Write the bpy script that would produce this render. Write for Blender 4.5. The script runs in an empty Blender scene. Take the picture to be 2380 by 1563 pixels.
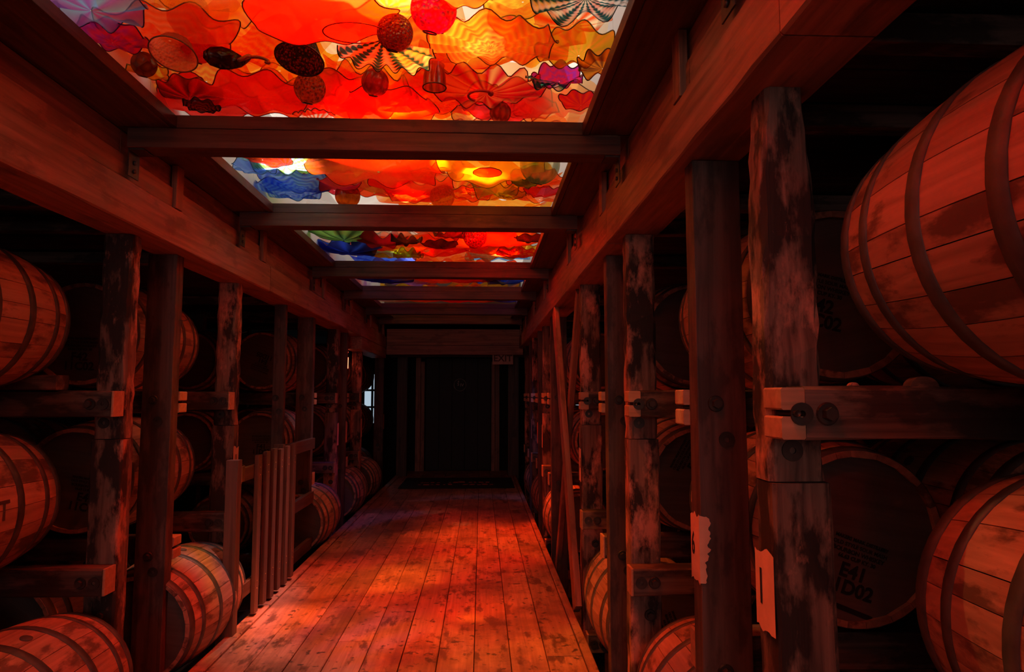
import bpy, bmesh, math, random
from mathutils import Vector, Matrix
PI = math.pi
sc = bpy.context.scene
C = sc.collection
rnd = random.Random(7)
EYE = 1.5          # eye height above the walkway deck

# ------------------------------------------------------------------ camera
F, CX, CY = 1587.0, 1190.0, 781.5
TH = math.atan(136 / F)
PS = math.atan(72 / F * math.cos(TH))
cam_d = bpy.data.cameras.new('camera')
cam_d.sensor_fit = 'HORIZONTAL'; cam_d.sensor_width = 36.0
cam_d.lens = 36.0 * F / 2380.0
cam_d.clip_start = 0.05; cam_d.clip_end = 100
cam = bpy.data.objects.new('camera', cam_d); C.objects.link(cam)
cam.location = (0, 0, EYE)
c_ = Vector((math.sin(PS) * math.cos(TH), math.cos(PS) * math.cos(TH), math.sin(TH)))
r_ = Vector((math.cos(PS), -math.sin(PS), 0)); u_ = r_.cross(c_)
cam.rotation_euler = Matrix((r_, u_, -c_)).transposed().to_euler()
sc.camera = cam

# ------------------------------------------------------------------ world, exposure, engine quality
w = bpy.data.worlds.new('world'); sc.world = w; w.use_nodes = True
w.node_tree.nodes['Background'].inputs[0].default_value = (0.35, 0.45, 0.6, 1)
w.node_tree.nodes['Background'].inputs[1].default_value = 0.004
sc.view_settings.view_transform = 'Standard'; sc.view_settings.look = 'None'
sc.view_settings.exposure = 0.0; sc.view_settings.gamma = 1.0
sc.view_settings.use_curve_mapping = False
cy = sc.cycles
cy.use_denoising = True
cy.max_bounces = 6; cy.diffuse_bounces = 3; cy.glossy_bounces = 3
cy.transparent_max_bounces = 16; cy.transmission_bounces = 4
cy.sample_clamp_indirect = 4.0; cy.sample_clamp_direct = 0.0
cy.caustics_reflective = False; cy.caustics_refractive = False
cy.use_adaptive_sampling = True; cy.adaptive_threshold = 0.04

# ceiling bays: y from, y to, lightbox strength
BEAMS = [-1.45, 0.1, 1.62, 3.075, 4.515, 6.47, 7.97, 9.50, 10.78]
BAY_L = [2.1, 2.1, 2.4, 2.4, 2.2, 1.7, 1.5, 1.3]
# show lamps inside the lightbox, above the coloured glass: x, y, watts, colour, cone degrees
LAMPS = [(-0.75, 0.5, 100, (1, .85, .70), 110), (-0.1, 1.0, 90, (1, .85, .70), 110), (-0.35, 2.3, 360, (1, .66, .42), 84),
         (-1.15, 4.05, 500, (1, .80, .6), 40), (0.0, 4.1, 380, (1, .74, .50), 32), (-0.55, 3.6, 420, (1, .5, .3), 76),
         (-0.6, 5.3, 620, (1, .42, .4), 52), (0.1, 6.0, 300, (1, .6, .3), 66),
         (0.25, 7.2, 850, (1, .6, .28), 42), (-0.75, 7.4, 260, (1, .6, .5), 66), (0.3, 8.8, 420, (1, .6, .3), 60)]
ZBOX = 2.02 + EYE
for (x, y, wt, col, cone) in LAMPS:
    ld = bpy.data.lights.new('show_lamp', 'SPOT'); ld.energy = wt; ld.color = col
    ld.spot_size = math.radians(cone); ld.spot_blend = 0.8; ld.shadow_soft_size = 0.018
    lo = bpy.data.objects.new('show_lamp', ld); C.objects.link(lo); lo.location = (x, y, ZBOX - 0.06)
# two narrow beams that throw the bright patches on the near planks: from, to, watts, colour, cone
for (x, y, tx, ty, wt, col, cone) in ((.25, 3.85, -1.32, 4.75, 1900, (1, .84, .50), 13), (-.30, 3.75, -.02, 4.95, 1500, (1, .84, .62), 11),
                                      (.0, 5.0, -.75, 5.75, 700, (1, .6, .6), 16), (.0, 3.5, -.45, 4.2, 300, (1, .45, .25), 18)):
    ld = bpy.data.lights.new('beam_lamp', 'SPOT'); ld.energy = wt; ld.color = col
    ld.spot_size = math.radians(cone); ld.spot_blend = 0.9; ld.shadow_soft_size = 0.012
    lo = bpy.data.objects.new('beam_lamp', ld); C.objects.link(lo); lo.location = (x, y, ZBOX - 0.06)
    lo.rotation_euler = (Vector((tx, ty, 0)) - lo.location).to_track_quat('-Z', 'Y').to_euler()

# dim unseen fill lights, added behind the viewer to lift camera-facing surfaces
for (loc, size, en, rx) in (((-.45, -1.3, 2.15), 1.5, 4.5, 78), ((-.45, -6.2, 2.0), 1.9, 40, 88)):
    ld = bpy.data.lights.new('house_light', 'AREA'); ld.shape = 'SQUARE'; ld.size = size; ld.energy = en; ld.color = (1, .74, .70)
    lo = bpy.data.objects.new('house_light', ld); C.objects.link(lo); lo.location = loc; lo.rotation_euler = (math.radians(rx), 0, 0)

# ------------------------------------------------------------------ helpers
def tag(o, label=None, cat=None, group=None, kind=None):
    if label: o['label'] = label
    if cat: o['category'] = cat
    if group: o['group'] = group
    if kind: o['kind'] = kind
    return o

def empty(name, loc, label, cat, group=None, rz=0):
    o = bpy.data.objects.new(name, None); C.objects.link(o)
    o.location = loc; o.rotation_euler = (0, 0, rz); o.empty_display_size = 0.1
    return tag(o, label, cat, group)

def link(name, mesh, mat=None, parent=None, loc=(0, 0, 0), rot=(0, 0, 0)):
    if mat is not None and not mesh.materials: mesh.materials.append(mat)
    o = bpy.data.objects.new(name, mesh); C.objects.link(o)
    o.location = loc; o.rotation_euler = rot
    if parent is not None: o.parent = parent
    return o

def mesh_of(name, verts, faces, smooth=False):
    m = bpy.data.meshes.new(name); m.from_pydata(verts, [], faces); m.update()
    if smooth: m.polygons.foreach_set('use_smooth', [True] * len(m.polygons))
    return m

def timber(name, dims, ch=0.004, nseg=1, jit=0.0, seed=0, taper=None):
    """a chamfered timber centred on its origin, long axis = the largest dimension"""
    R = random.Random(seed * 7919 + 13)
    ax = max(range(3), key=lambda i: dims[i]); a, b = [i for i in range(3) if i != ax]
    hl, ha, hb = dims[ax] / 2, dims[a] / 2, dims[b] / 2
    c = min(ch, ha * .6, hb * .6)
    prof = [(-ha + c, -hb), (ha - c, -hb), (ha, -hb + c), (ha, hb - c), (ha - c, hb), (-ha + c, hb), (-ha, hb - c), (-ha, -hb + c)]
    vs, fs = [], []
    for k in range(nseg + 1):
        t = -hl + 2 * hl * k / nseg
        s = taper(k / nseg) if taper else (1, 1)
        for (p, q) in prof:
            v = [0, 0, 0]; v[ax] = t
            j = jit if 0 < k < nseg else jit * .5
            v[a] = p * s[0] + R.uniform(-j, j); v[b] = q * s[1] + R.uniform(-j, j); vs.append(v)
    for k in range(nseg):
        for i in range(8):
            fs.append((k * 8 + i, k * 8 + (i + 1) % 8, (k + 1) * 8 + (i + 1) % 8, (k + 1) * 8 + i))
    fs.append(tuple(range(7, -1, -1))); fs.append(tuple(nseg * 8 + i for i in range(8)))
    m = mesh_of(name, vs, fs)
    bm = bmesh.new(); bm.from_mesh(m); bmesh.ops.recalc_face_normals(bm, faces=bm.faces); bm.to_mesh(m); bm.free()
    return m

def span(name, p0, p1, mat, parent=None, ch=0.004, nseg=1, jit=0.0, seed=0, off=None, taper=None):
    """a timber filling the world box p0..p1; off = parent's location"""
    d = [abs(p1[i] - p0[i]) for i in range(3)]
    mid = [(p1[i] + p0[i]) / 2 for i in range(3)]
    if off: mid = [mid[i] - off[i] for i in range(3)]
    return link(name, timber(name, d, ch, nseg, jit, seed, taper), mat, parent, mid)

def lathe(name, prof, n=32, arc=2 * PI, axis='z', smooth=True):
    full = abs(arc - 2 * PI) < 1e-6; m_ = n if full else n + 1
    vs, fs = [], []
    for (r, h) in prof:
        for i in range(m_):
            t = arc * i / n
            v = (r * math.cos(t), r * math.sin(t), h)
            if axis == 'y': v = (v[0], v[2], v[1])
            vs.append(v)
    for k in range(len(prof) - 1):
        for i in range(n):
            j = (i + 1) % m_
            fs.append((k * m_ + i, k * m_ + j, (k + 1) * m_ + j, (k + 1) * m_ + i))
    return mesh_of(name, vs, fs, smooth)

def tube(name, pts, rad, n=6, closed=False):
    pts = [Vector(p) for p in pts]; N = len(pts); vs, fs = [], []
    for k, p in enumerate(pts):
        if closed: t = pts[(k + 1) % N] - pts[k - 1]
        else: t = pts[min(k + 1, N - 1)] - pts[max(k - 1, 0)]
        t.normalize(); ref = Vector((0, 0, 1)) if abs(t.z) < .9 else Vector((1, 0, 0))
        a = t.cross(ref).normalized(); b = t.cross(a)
        r = rad(k / (N - 1)) if callable(rad) else rad
        for i in range(n):
            q = 2 * PI * i / n; vs.append(p + a * r * math.cos(q) + b * r * math.sin(q))
    for k in range(N if closed else N - 1):
        for i in range(n):
            k2 = (k + 1) % N
            fs.append((k * n + i, k * n + (i + 1) % n, k2 * n + (i + 1) % n, k2 * n + i))
    if not closed:
        fs.append(tuple(range(n))); fs.append(tuple((N - 1) * n + i for i in range(n)))
    return mesh_of(name, vs, fs, True)

def text_mesh(s, size, depth=0.0, align='CENTER', bold=0.0, spacing=1.0):
    cu = bpy.data.curves.new('lettering', 'FONT'); cu.body = s; cu.size = size; cu.extrude = depth
    cu.align_x = align; cu.align_y = 'CENTER'; cu.offset = bold; cu.space_character = spacing; cu.resolution_u = 3
    o = bpy.data.objects.new('lettering', cu); C.objects.link(o)
    m = bpy.data.meshes.new_from_object(o.evaluated_get(bpy.context.evaluated_depsgraph_get()))
    bpy.data.objects.remove(o); m.materials.clear(); return m

# ------------------------------------------------------------------ materials
def new_mat(name):
    m = bpy.data.materials.new(name); m.use_nodes = True
    nt = m.node_tree; nt.nodes.clear()
    return m, nt, nt.nodes.new, nt.links.new

def ramp(nt, stops, interp='LINEAR'):
    n = nt.nodes.new('ShaderNodeValToRGB'); e = n.color_ramp.elements; n.color_ramp.interpolation = interp
    while len(e) > 1: e.remove(e[0])
    e[0].position = stops[0][0]; e[0].color = tuple(stops[0][1]) + (1,)
    for p, col in stops[1:]:
        x = e.new(p); x.color = tuple(col) + (1,)
    return n

_mats = {}
def wood(kind, axis):
    key = (kind, axis)
    if key in _mats: return _mats[key]
    P = dict(  # light, dark, stain amount threshold, blotch contrast, rough
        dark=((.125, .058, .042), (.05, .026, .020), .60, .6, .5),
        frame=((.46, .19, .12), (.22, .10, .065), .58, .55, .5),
        smooth=((.17, .090, .075), (.075, .042, .036), .52, .7, .6),
        rough=((.30, .16, .12), (.10, .052, .042), .50, 1.0, .75),
        rail=((.24, .135, .105), (.09, .052, .042), .50, .8, .7),
        end=((.62, .30, .18), (.45, .21, .12), .9, .2, .7),
        deck=((.55, .25, .155), (.33, .145, .09), .58, .85, .40),
        stave=((.60, .27, .18), (.36, .155, .10), .56, .85, .6),
        head=((.15, .11, .10), (.11, .08, .072), .75, .4, .8),
        picket=((.17, .078, .05), (.095, .044, .03), .65, .4, .6),
        sub=((.06, .04, .035), (.02, .014, .012), .5, .6, .9))[kind]
    m, nt, N, L = new_mat('%s_wood_%s' % (kind, 'xyz'[axis]))
    tc = N('ShaderNodeTexCoord'); oi = N('ShaderNodeObjectInfo')
    mul = N('ShaderNodeVectorMath'); mul.operation = 'SCALE'; mul.inputs[0].default_value = (37, 23, 31)
    L(oi.outputs['Random'], mul.inputs[3])
    add = N('ShaderNodeVectorMath'); L(tc.outputs['Object'], add.inputs[0]); L(mul.outputs[0], add.inputs[1])
    mp = N('ShaderNodeMapping'); L(add.outputs[0], mp.inputs[0])
    s = [38.0, 38.0, 38.0]; s[axis] = 1.6; mp.inputs['Scale'].default_value = s
    gr = N('ShaderNodeTexNoise'); L(mp.outputs[0], gr.inputs[0]); gr.inputs['Scale'].default_value = 1.0
    gr.inputs['Detail'].default_value = 5; gr.inputs['Distortion'].default_value = .6
    mp2 = N('ShaderNodeMapping'); L(add.outputs[0], mp2.inputs[0])
    s2 = [9.0, 9.0, 9.0]; s2[axis] = 3.2; mp2.inputs['Scale'].default_value = s2
    bl = N('ShaderNodeTexNoise'); L(mp2.outputs[0], bl.inputs[0]); bl.inputs['Scale'].default_value = 1.0
    bl.inputs['Detail'].default_value = 6; bl.inputs['Roughness'].default_value = .62
    cr = ramp(nt, [(.30, P[1]), (.70, P[0])]); L(gr.outputs[0], cr.inputs[0])
    # stain mask
    sm = ramp(nt, [(P[2] - .03, (0, 0, 0)), (P[2] + .05, (1, 1, 1))]); L(bl.outputs[0], sm.inputs[0])
    sc_ = N('ShaderNodeMath'); sc_.operation = 'MULTIPLY'; sc_.inputs[1].default_value = P[3]; L(sm.outputs[0], sc_.inputs[0])
    mx = N('ShaderNodeMix'); mx.data_type = 'RGBA'; L(sc_.outputs[0], mx.inputs[0]); L(cr.outputs[0], mx.inputs[6])
    mx.inputs[7].default_value = tuple(v * (.32 if kind in ('rough', 'rail', 'deck', 'stave') else .6) for v in P[1]) + (1,)
    out_c = mx.outputs[2]
    if kind == 'rough':     # scraped bare wood and old paint
        mp3 = N('ShaderNodeMapping'); L(add.outputs[0], mp3.inputs[0]); s3 = [5.5] * 3; s3[axis] = 2.6
        mp3.inputs['Scale'].default_value = s3; mp3.inputs['Location'].default_value = (3, 9, 4)
        n3 = N('ShaderNodeTexNoise'); L(mp3.outputs[0], n3.inputs[0]); n3.inputs['Scale'].default_value = 1; n3.inputs['Detail'].default_value = 7
        n3.inputs['Roughness'].default_value = .68
        r3 = ramp(nt, [(.52, (0, 0, 0)), (.62, (1, 1, 1))]); L(n3.outputs[0], r3.inputs[0])
        m3 = N('ShaderNodeMix'); m3.data_type = 'RGBA'; L(r3.outputs[0], m3.inputs[0]); L(out_c, m3.inputs[6])
        m3.inputs[7].default_value = (.60, .24, .17, 1); out_c = m3.outputs[2]
    if kind == 'deck':      # broad trodden-in dirt, then small dark spots
        n5 = N('ShaderNodeTexNoise'); g5 = N('ShaderNodeNewGeometry'); L(g5.outputs['Position'], n5.inputs[0]); n5.inputs['Scale'].default_value = 1.7
        n5.inputs['Detail'].default_value = 8; n5.inputs['Roughness'].default_value = .66
        r5 = ramp(nt, [(.47, (0, 0, 0)), (.60, (.62, .62, .62))]); L(n5.outputs[0], r5.inputs[0])
        m5 = N('ShaderNodeMix'); m5.data_type = 'RGBA'; L(r5.outputs[0], m5.inputs[0]); L(out_c, m5.inputs[6])
        m5.inputs[7].default_value = (.15, .065, .042, 1); out_c = m5.outputs[2]
        vo = N('ShaderNodeTexNoise'); L(add.outputs[0], vo.inputs[0]); vo.inputs['Scale'].default_value = 19; vo.inputs['Detail'].default_value = 4
        r4 = ramp(nt, [(.60, (0, 0, 0)), (.68, (1, 1, 1))]); L(vo.outputs[0], r4.inputs[0])
        m4 = N('ShaderNodeMix'); m4.data_type = 'RGBA'; L(r4.outputs[0], m4.inputs[0]); L(out_c, m4.inputs[6])
        m4.inputs[7].default_value = (.10, .055, .04, 1); out_c = m4.outputs[2]
    # tone per piece
    hv = N('ShaderNodeHueSaturation'); L(out_c, hv.inputs['Color'])
    mr = N('ShaderNodeMapRange'); L(oi.outputs['Random'], mr.inputs[0])
    mr.inputs[3].default_value = .80 if kind in ('stave', 'deck') else .85
    mr.inputs[4].default_value = 1.16 if kind in ('stave', 'deck') else 1.12
    L(mr.outputs[0], hv.inputs['Value'])
    bs = N('ShaderNodeBsdfPrincipled'); L(hv.outputs[0], bs.inputs['Base Color']); bs.inputs['Roughness'].default_value = P[4]
    bs.inputs['Specular IOR Level'].default_value = .35
    bp = N('ShaderNodeBump'); bp.inputs['Strength'].default_value = .5 if kind in ('rough', 'rail', 'sub') else .25
    bp.inputs['Distance'].default_value = .006
    ad = N('ShaderNodeMath'); L(gr.outputs[0], ad.inputs[0]); L(bl.outputs[0], ad.inputs[1]); L(ad.outputs[0], bp.inputs['Height'])
    L(bp.outputs[0], bs.inputs['Normal'])
    o = N('ShaderNodeOutputMaterial'); L(bs.outputs[0], o.inputs[0])
    _mats[key] = m; return m

def plain(name, col, rough=.6, metal=0.0, emit=None, strength=1.0, noise=0.0):
    if name in _mats: return _mats[name]
    m, nt, N, L = new_mat(name)
    bs = N('ShaderNodeBsdfPrincipled'); bs.inputs['Base Color'].default_value = tuple(col) + (1,)
    bs.inputs['Roughness'].default_value = rough; bs.inputs['Metallic'].default_value = metal
    if noise:
        tc = N('ShaderNodeTexCoord'); n = N('ShaderNodeTexNoise'); n.inputs['Scale'].default_value = 14; n.inputs['Detail'].default_value = 6
        L(tc.outputs['Object'], n.inputs[0])
        r = ramp(nt, [(.3, [v * (1 - noise) for v in col]), (.7, [min(1, v * (1 + noise)) for v in col])]); L(n.outputs[0], r.inputs[0])
        L(r.outputs[0], bs.inputs['Base Color'])
    if emit:
        bs.inputs['Emission Color'].default_value = tuple(emit) + (1,); bs.inputs['Emission Strength'].default_value = strength
    o = N('ShaderNodeOutputMaterial'); L(bs.outputs[0], o.inputs[0])
    _mats[name] = m; return m

M_STEEL = plain('hoop_steel', (.10, .075, .07), .6, .25, noise=.45)
M_BOLT = plain('bolt_iron', (.06, .045, .04), .5, .6, noise=.4)
M_BRASS = plain('brass', (.8, .5, .18), .3, .9)
M_INK = plain('black_stencil_ink', (.012, .010, .010), .8)
M_PAINT = plain('tag_paint', (.85, .42, .28), .7, noise=.12)
M_BLACK = plain('black_rubber', (.012, .012, .013), .8, noise=.3)
M_BOXWHITE = plain('lightbox_white', (.8, .8, .8), .9)

def math_node(nt, op, a, b=None):
    n = nt.nodes.new('ShaderNodeMath'); n.operation = op
    for i, v in ((0, a), (1, b)):
        if v is None: continue
        if isinstance(v, (int, float)): n.inputs[i].default_value = v
        else: nt.links.new(v, n.inputs[i])
    return n.outputs[0]

def glass(col, col2=None, pat='plain', n=12, rings=40, clear=.62):
    key = ('g', col, col2, pat, n, rings, clear)
    if key in _mats: return _mats[key]
    m, nt, N, L = new_mat('blown_glass')
    tc = N('ShaderNodeTexCoord'); sx = N('ShaderNodeSeparateXYZ'); L(tc.outputs['Object'], sx.inputs[0])
    ns = N('ShaderNodeTexNoise'); ns.inputs['Scale'].default_value = 5; ns.inputs['Detail'].default_value = 3; L(tc.outputs['Object'], ns.inputs[0])
    wob = math_node(nt, 'MULTIPLY', ns.outputs[0], 1.6)
    ang = math_node(nt, 'ARCTAN2', sx.outputs[1], sx.outputs[0])
    rad = math_node(nt, 'SQRT', math_node(nt, 'ADD', math_node(nt, 'MULTIPLY', sx.outputs[0], sx.outputs[0]), math_node(nt, 'MULTIPLY', sx.outputs[1], sx.outputs[1])))
    rs = math_node(nt, 'SINE', math_node(nt, 'ADD', math_node(nt, 'MULTIPLY', ang, float(n)), wob))
    cs = math_node(nt, 'SINE', math_node(nt, 'ADD', math_node(nt, 'MULTIPLY', rad, rings * 2 * PI), math_node(nt, 'MULTIPLY', rs, .9)))
    if pat == 'radial': f = math_node(nt, 'ADD', math_node(nt, 'MULTIPLY', rs, .5), .5)
    elif pat == 'rings': f = math_node(nt, 'ADD', math_node(nt, 'MULTIPLY', cs, .28), math_node(nt, 'MULTIPLY', ns.outputs[0], .9))
    elif pat == 'fan': f = math_node(nt, 'ADD', math_node(nt, 'ADD', math_node(nt, 'MULTIPLY', rs, .8), math_node(nt, 'MULTIPLY', cs, .38)), .5)
    elif pat == 'spots':
        v = N('ShaderNodeTexVoronoi'); v.inputs['Scale'].default_value = rings; L(tc.outputs['Object'], v.inputs['Vector'])
        f = math_node(nt, 'MULTIPLY', v.outputs['Distance'], 1.6)
    else:
        r0 = ramp(nt, [(.35, (0, 0, 0)), (.75, (1, 1, 1))]); L(ns.outputs[0], r0.inputs[0]); f = math_node(nt, 'MULTIPLY', r0.outputs[0], 1.0)
    c2 = col2 or tuple(min(1, v * 1.25 + .02) for v in col)
    mx = N('ShaderNodeMix'); mx.data_type = 'RGBA'; mx.clamp_factor = True
    L(f, mx.inputs[0]); mx.inputs[6].default_value = col + (1,); mx.inputs[7].default_value = c2 + (1,)
    tr = N('ShaderNodeBsdfTransparent'); L(mx.outputs[2], tr.inputs[0])
    tl = N('ShaderNodeBsdfTranslucent'); L(mx.outputs[2], tl.inputs[0])
    bp = N('ShaderNodeBump'); bp.inputs['Strength'].default_value = .6; bp.inputs['Distance'].default_value = .02; L(f, bp.inputs['Height'])
    L(bp.outputs[0], tl.inputs['Normal'])
    ms = N('ShaderNodeMixShader'); ms.inputs[0].default_value = clear; L(tl.outputs[0], ms.inputs[1]); L(tr.outputs[0], ms.inputs[2])
    gl = N('ShaderNodeBsdfGlossy'); gl.inputs['Roughness'].default_value = .12; L(bp.outputs[0], gl.inputs['Normal'])
    m2 = N('ShaderNodeMixShader'); m2.inputs[0].default_value = .05; L(ms.outputs[0], m2.inputs[1]); L(gl.outputs[0], m2.inputs[2])
    o = N('ShaderNodeOutputMaterial'); L(m2.outputs[0], o.inputs[0])
    _mats[key] = m; return m

# ================================================================== SETTING: shell of the warehouse
def shell(name, p0, p1, mat): return tag(span(name, p0, p1, mat), kind='structure')
XL, XR = -5.4, 4.6
YB, YF = -7.0, 14.2
shell('floor', (XL, YB, -.62), (XR, YF, -.52), wood('sub', 1))
shell('wall_left', (XL - .1, YB, -.6), (XL, YF, 4.2), wood('sub', 2))
shell('wall_right', (XR, YB, -.6), (XR + .1, YF, 4.2), wood('sub', 2))
shell('wall_behind', (XL, YB - .1, -.6), (XR, YB, 4.2), wood('sub', 2))
shell('ceiling', (XL, YB, 4.1), (XR, YF, 4.2), wood('sub', 0))
# back wall with three daylight windows and the door opening
WIN = [(-4.15, -3.55, 1.1, 1.75), (-2.42, -2.02, .90, 1.93), (1.72, 2.15, 1.05, 1.75)]
def wall_pieces():
    xs = [XL, -4.15, -3.55, -2.42, -2.02, 1.72, 2.15, XR]
    for i in range(len(xs) - 1):
        a, b = xs[i], xs[i + 1]
        wn = [q for q in WIN if abs(q[0] - a) < 1e-6]
        if wn:
            shell('wall_back', (a, YF - .1, -.6), (b, YF, wn[0][2]), wood('sub', 2))
            shell('wall_back', (a, YF - .1, wn[0][3]), (b, YF, 4.1), wood('sub', 2))
        else:
            shell('wall_back', (a, YF - .1, -.6), (b, YF, 4.1), wood('sub', 2))
wall_pieces()
for i, (a, b, z0, z1) in enumerate(WIN):
    e = bpy.data.objects.new('window_%d' % (i + 1), None); C.objects.link(e); e.location = ((a + b) / 2, YF - .05, z0); e['kind'] = 'structure'
    off = e.location
    span('pane', (a, YF - .04, z0), (b, YF - .03, z1), plain('daylight_pane', (.4, .5, .6), .5, emit=(.66, .84, 1.0), strength=.62), e, off=off)
    for x in (a + .02, (a + b) / 2, b - .02):
        span('glazing_bar', (x - .02, YF - .10, z0), (x + .02, YF - .045, z1), wood('sub', 2), e, off=off)
    n = max(2, round((z1 - z0) / .32))
    for k in range(n + 1):
        z = z0 + (z1 - z0) * k / n
        span('glazing_bar', (a, YF - .10, z - .02), (b, YF - .045, z + .02), wood('sub', 0), e, off=off)

# ------------------------------------------------------------------ walkway deck
DL, DR = -1.575, .645
dk = bpy.data.objects.new('walkway_floor', None); C.objects.link(dk); dk.location = (0, 0, 0); dk['kind'] = 'structure'
R2 = random.Random(3)
n = 10; x0 = DL + .085; x1 = DR - .055; pw = (x1 - x0) / n
for i in range(n):
    y = -1.9 - R2.random() * 1.2
    while y < 13.6:
        Lp = R2.uniform(1.9, 3.6); y2 = min(y + Lp, 13.7)
        a, b = max(y, -1.9), y2
        if b - a > .05:
            dz = R2.uniform(-.002, .002)
            span('plank', (x0 + i * pw + .0022, a + .0018, -.035 + dz), (x0 + (i + 1) * pw - .0022, b - .0018, dz), wood('deck', 1), dk, ch=.003, nseg=4, jit=.0008, seed=i * 31 + int(a * 10))
        y = y2 + 1e-4
for (a, b) in ((DL, x0 - .003), (x1 + .003, DR)):
    y = -1.9
    while y < 13.5:
        y2 = min(y + 3.3, 13.7)
        span('edge_board', (a, y + .002, -.14), (b, y2 - .002, .012), wood('deck', 1), dk, ch=.006, nseg=8, jit=.002, seed=int(y * 7 + a * 5))
        y = y2
for y in (-1.5, .2, 1.9, 3.6, 5.3, 7, 8.7, 10.4, 12.1, 13.4):
    span('deck_joist', (DL + .02, y, -.30), (DR - .02, y + .1, -.045), wood('sub', 0), dk)
    for x in (DL + .05, (DL + DR) / 2, DR - .15):
        span('deck_stub', (x, y, -.52), (x + .1, y + .1, -.30), wood('sub', 2), dk)

# ------------------------------------------------------------------ header beams, wall boards, soffits
ZH0, ZH1 = .78 + EYE, .975 + EYE
ordw = ['nearest', 'second', 'third', 'fourth', 'fifth', 'sixth', 'seventh', 'eighth', 'ninth', 'tenth', 'eleventh', 'twelfth']
def header(side, y0, y1, k, n):
    xa, xb = (-1.835, -1.605) if side == 'left' else (.648, .865)
    o = span('header_beam', (xa, y0, ZH0), (xb, y1, ZH1), wood('frame', 1), ch=.006, nseg=14, jit=.0025, seed=k + (50 if side == 'left' else 0))
    tag(o, 'long sawn header beam above the %s rack posts, %s length of %d from the front' % (side, ordw[k], n), 'beam', 'header beams along the aisle')
hl = [-1.9, 1.9, 5.22, 9.15, 11.6]; hr = [-1.9, 1.40, 3.46, 8.1, 11.6]
for k in range(4):
    header('left', hl[k], hl[k + 1] - .006, k, 4); header('right', hr[k], hr[k + 1] - .006, k, 4)
# the dropped end piece of the left header
tag(span('header_beam', (-1.84, 9.25, .61 + EYE), (-1.60, 11.55, ZH0 - .003), wood('frame', 1), ch=.006, nseg=8, jit=.002, seed=91),
    'short beam packed under the far end of the left header', 'beam', 'header beams along the aisle')
ZS = 1.208 + EYE; ZP = 1.262 + EYE
for side in ('left', 'right'):
    s = -1 if side == 'left' else 1
    fx = -1.605 if side == 'left' else .648
    wb = bpy.data.objects.new('trim_1' if side == 'left' else 'trim_2', None); C.objects.link(wb); wb['kind'] = 'structure'
    for j, (za, zb, back) in enumerate(((.978, 1.088, .022), (1.092, 1.205, .034))):
        y = -1.9; k = 0
        while y < 11.5:
            y2 = min(y + (2.3, 1.7, 2.9, 2.1)[(k + j * 2) % 4], 11.6)
            xx = fx + s * (back + .006 * ((k * 3 + j) % 3))
            span('wall_board', (min(xx, xx + s * .04), y + .002, za + EYE), (max(xx, xx + s * .04), y2 - .003, zb + EYE), wood('frame', 1), wb, ch=.003, nseg=6, jit=.0012, seed=k + j * 9)
            y = y2; k += 1
    for b in BEAMS:
        span('batten', (min(fx, fx + s * .03), b + .52, .98 + EYE), (max(fx, fx + s * .03), b + .60, ZS - .002), wood('frame', 2), wb, ch=.003, seed=int(b * 9))
    # soffit and lip of every bay
    for k in range(len(BEAMS) - 1):
        ya, yb = BEAMS[k] + .12, BEAMS[k + 1]
        xa, xb = ((-1.70, -1.415) if s < 0 else (.502, .745))
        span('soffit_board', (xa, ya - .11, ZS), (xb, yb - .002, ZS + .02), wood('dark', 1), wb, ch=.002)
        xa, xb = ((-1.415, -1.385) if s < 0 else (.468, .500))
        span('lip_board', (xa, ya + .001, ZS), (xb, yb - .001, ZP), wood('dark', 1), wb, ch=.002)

# cross beams with hangers
for k, b in enumerate(BEAMS):
    e = empty('cross_beam', (-.48, b, 1.115 + EYE), 'dark stained timber cross beam between the %s' % (
        'glass ceiling panels, behind the viewer' if b < 3 else ['first and second glass panels', 'second and third glass panels', 'third and fourth glass panels',
        'fourth and fifth glass panels', 'fifth and sixth glass panels', 'sixth glass panel and the portal'][k - 3]), 'beam', 'cross beams under the glass ceiling')
    off = e.location
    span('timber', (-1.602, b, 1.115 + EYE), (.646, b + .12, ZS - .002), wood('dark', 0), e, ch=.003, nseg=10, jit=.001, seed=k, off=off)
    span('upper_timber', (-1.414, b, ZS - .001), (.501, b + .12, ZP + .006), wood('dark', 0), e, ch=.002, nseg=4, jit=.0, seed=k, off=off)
    for x in (-1.602, .646):
        sx = 1 if x < 0 else -1
        span('hanger_plate', (min(x, x + sx * .005), b + .012, .99 + EYE), (max(x, x + sx * .005), b + .108, 1.20 + EYE), M_BOLT, e, ch=.001, off=off)
        span('hanger_seat', (min(x, x + sx * .07), b + .012, 1.107 + EYE), (max(x, x + sx * .07), b + .108, 1.1145 + EYE), M_BOLT, e, ch=.001, off=off)
        for z in (1.02, 1.06):
            link('hanger_bolt', lathe('hb', [(0, -.004), (.010, -.004), (.010, .004), (0, .004)], 8), M_BOLT, e,
                 (x + sx * .009 - off[0], b + .06 - off[1], z + EYE - off[2]), (0, PI / 2, 0))

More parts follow.
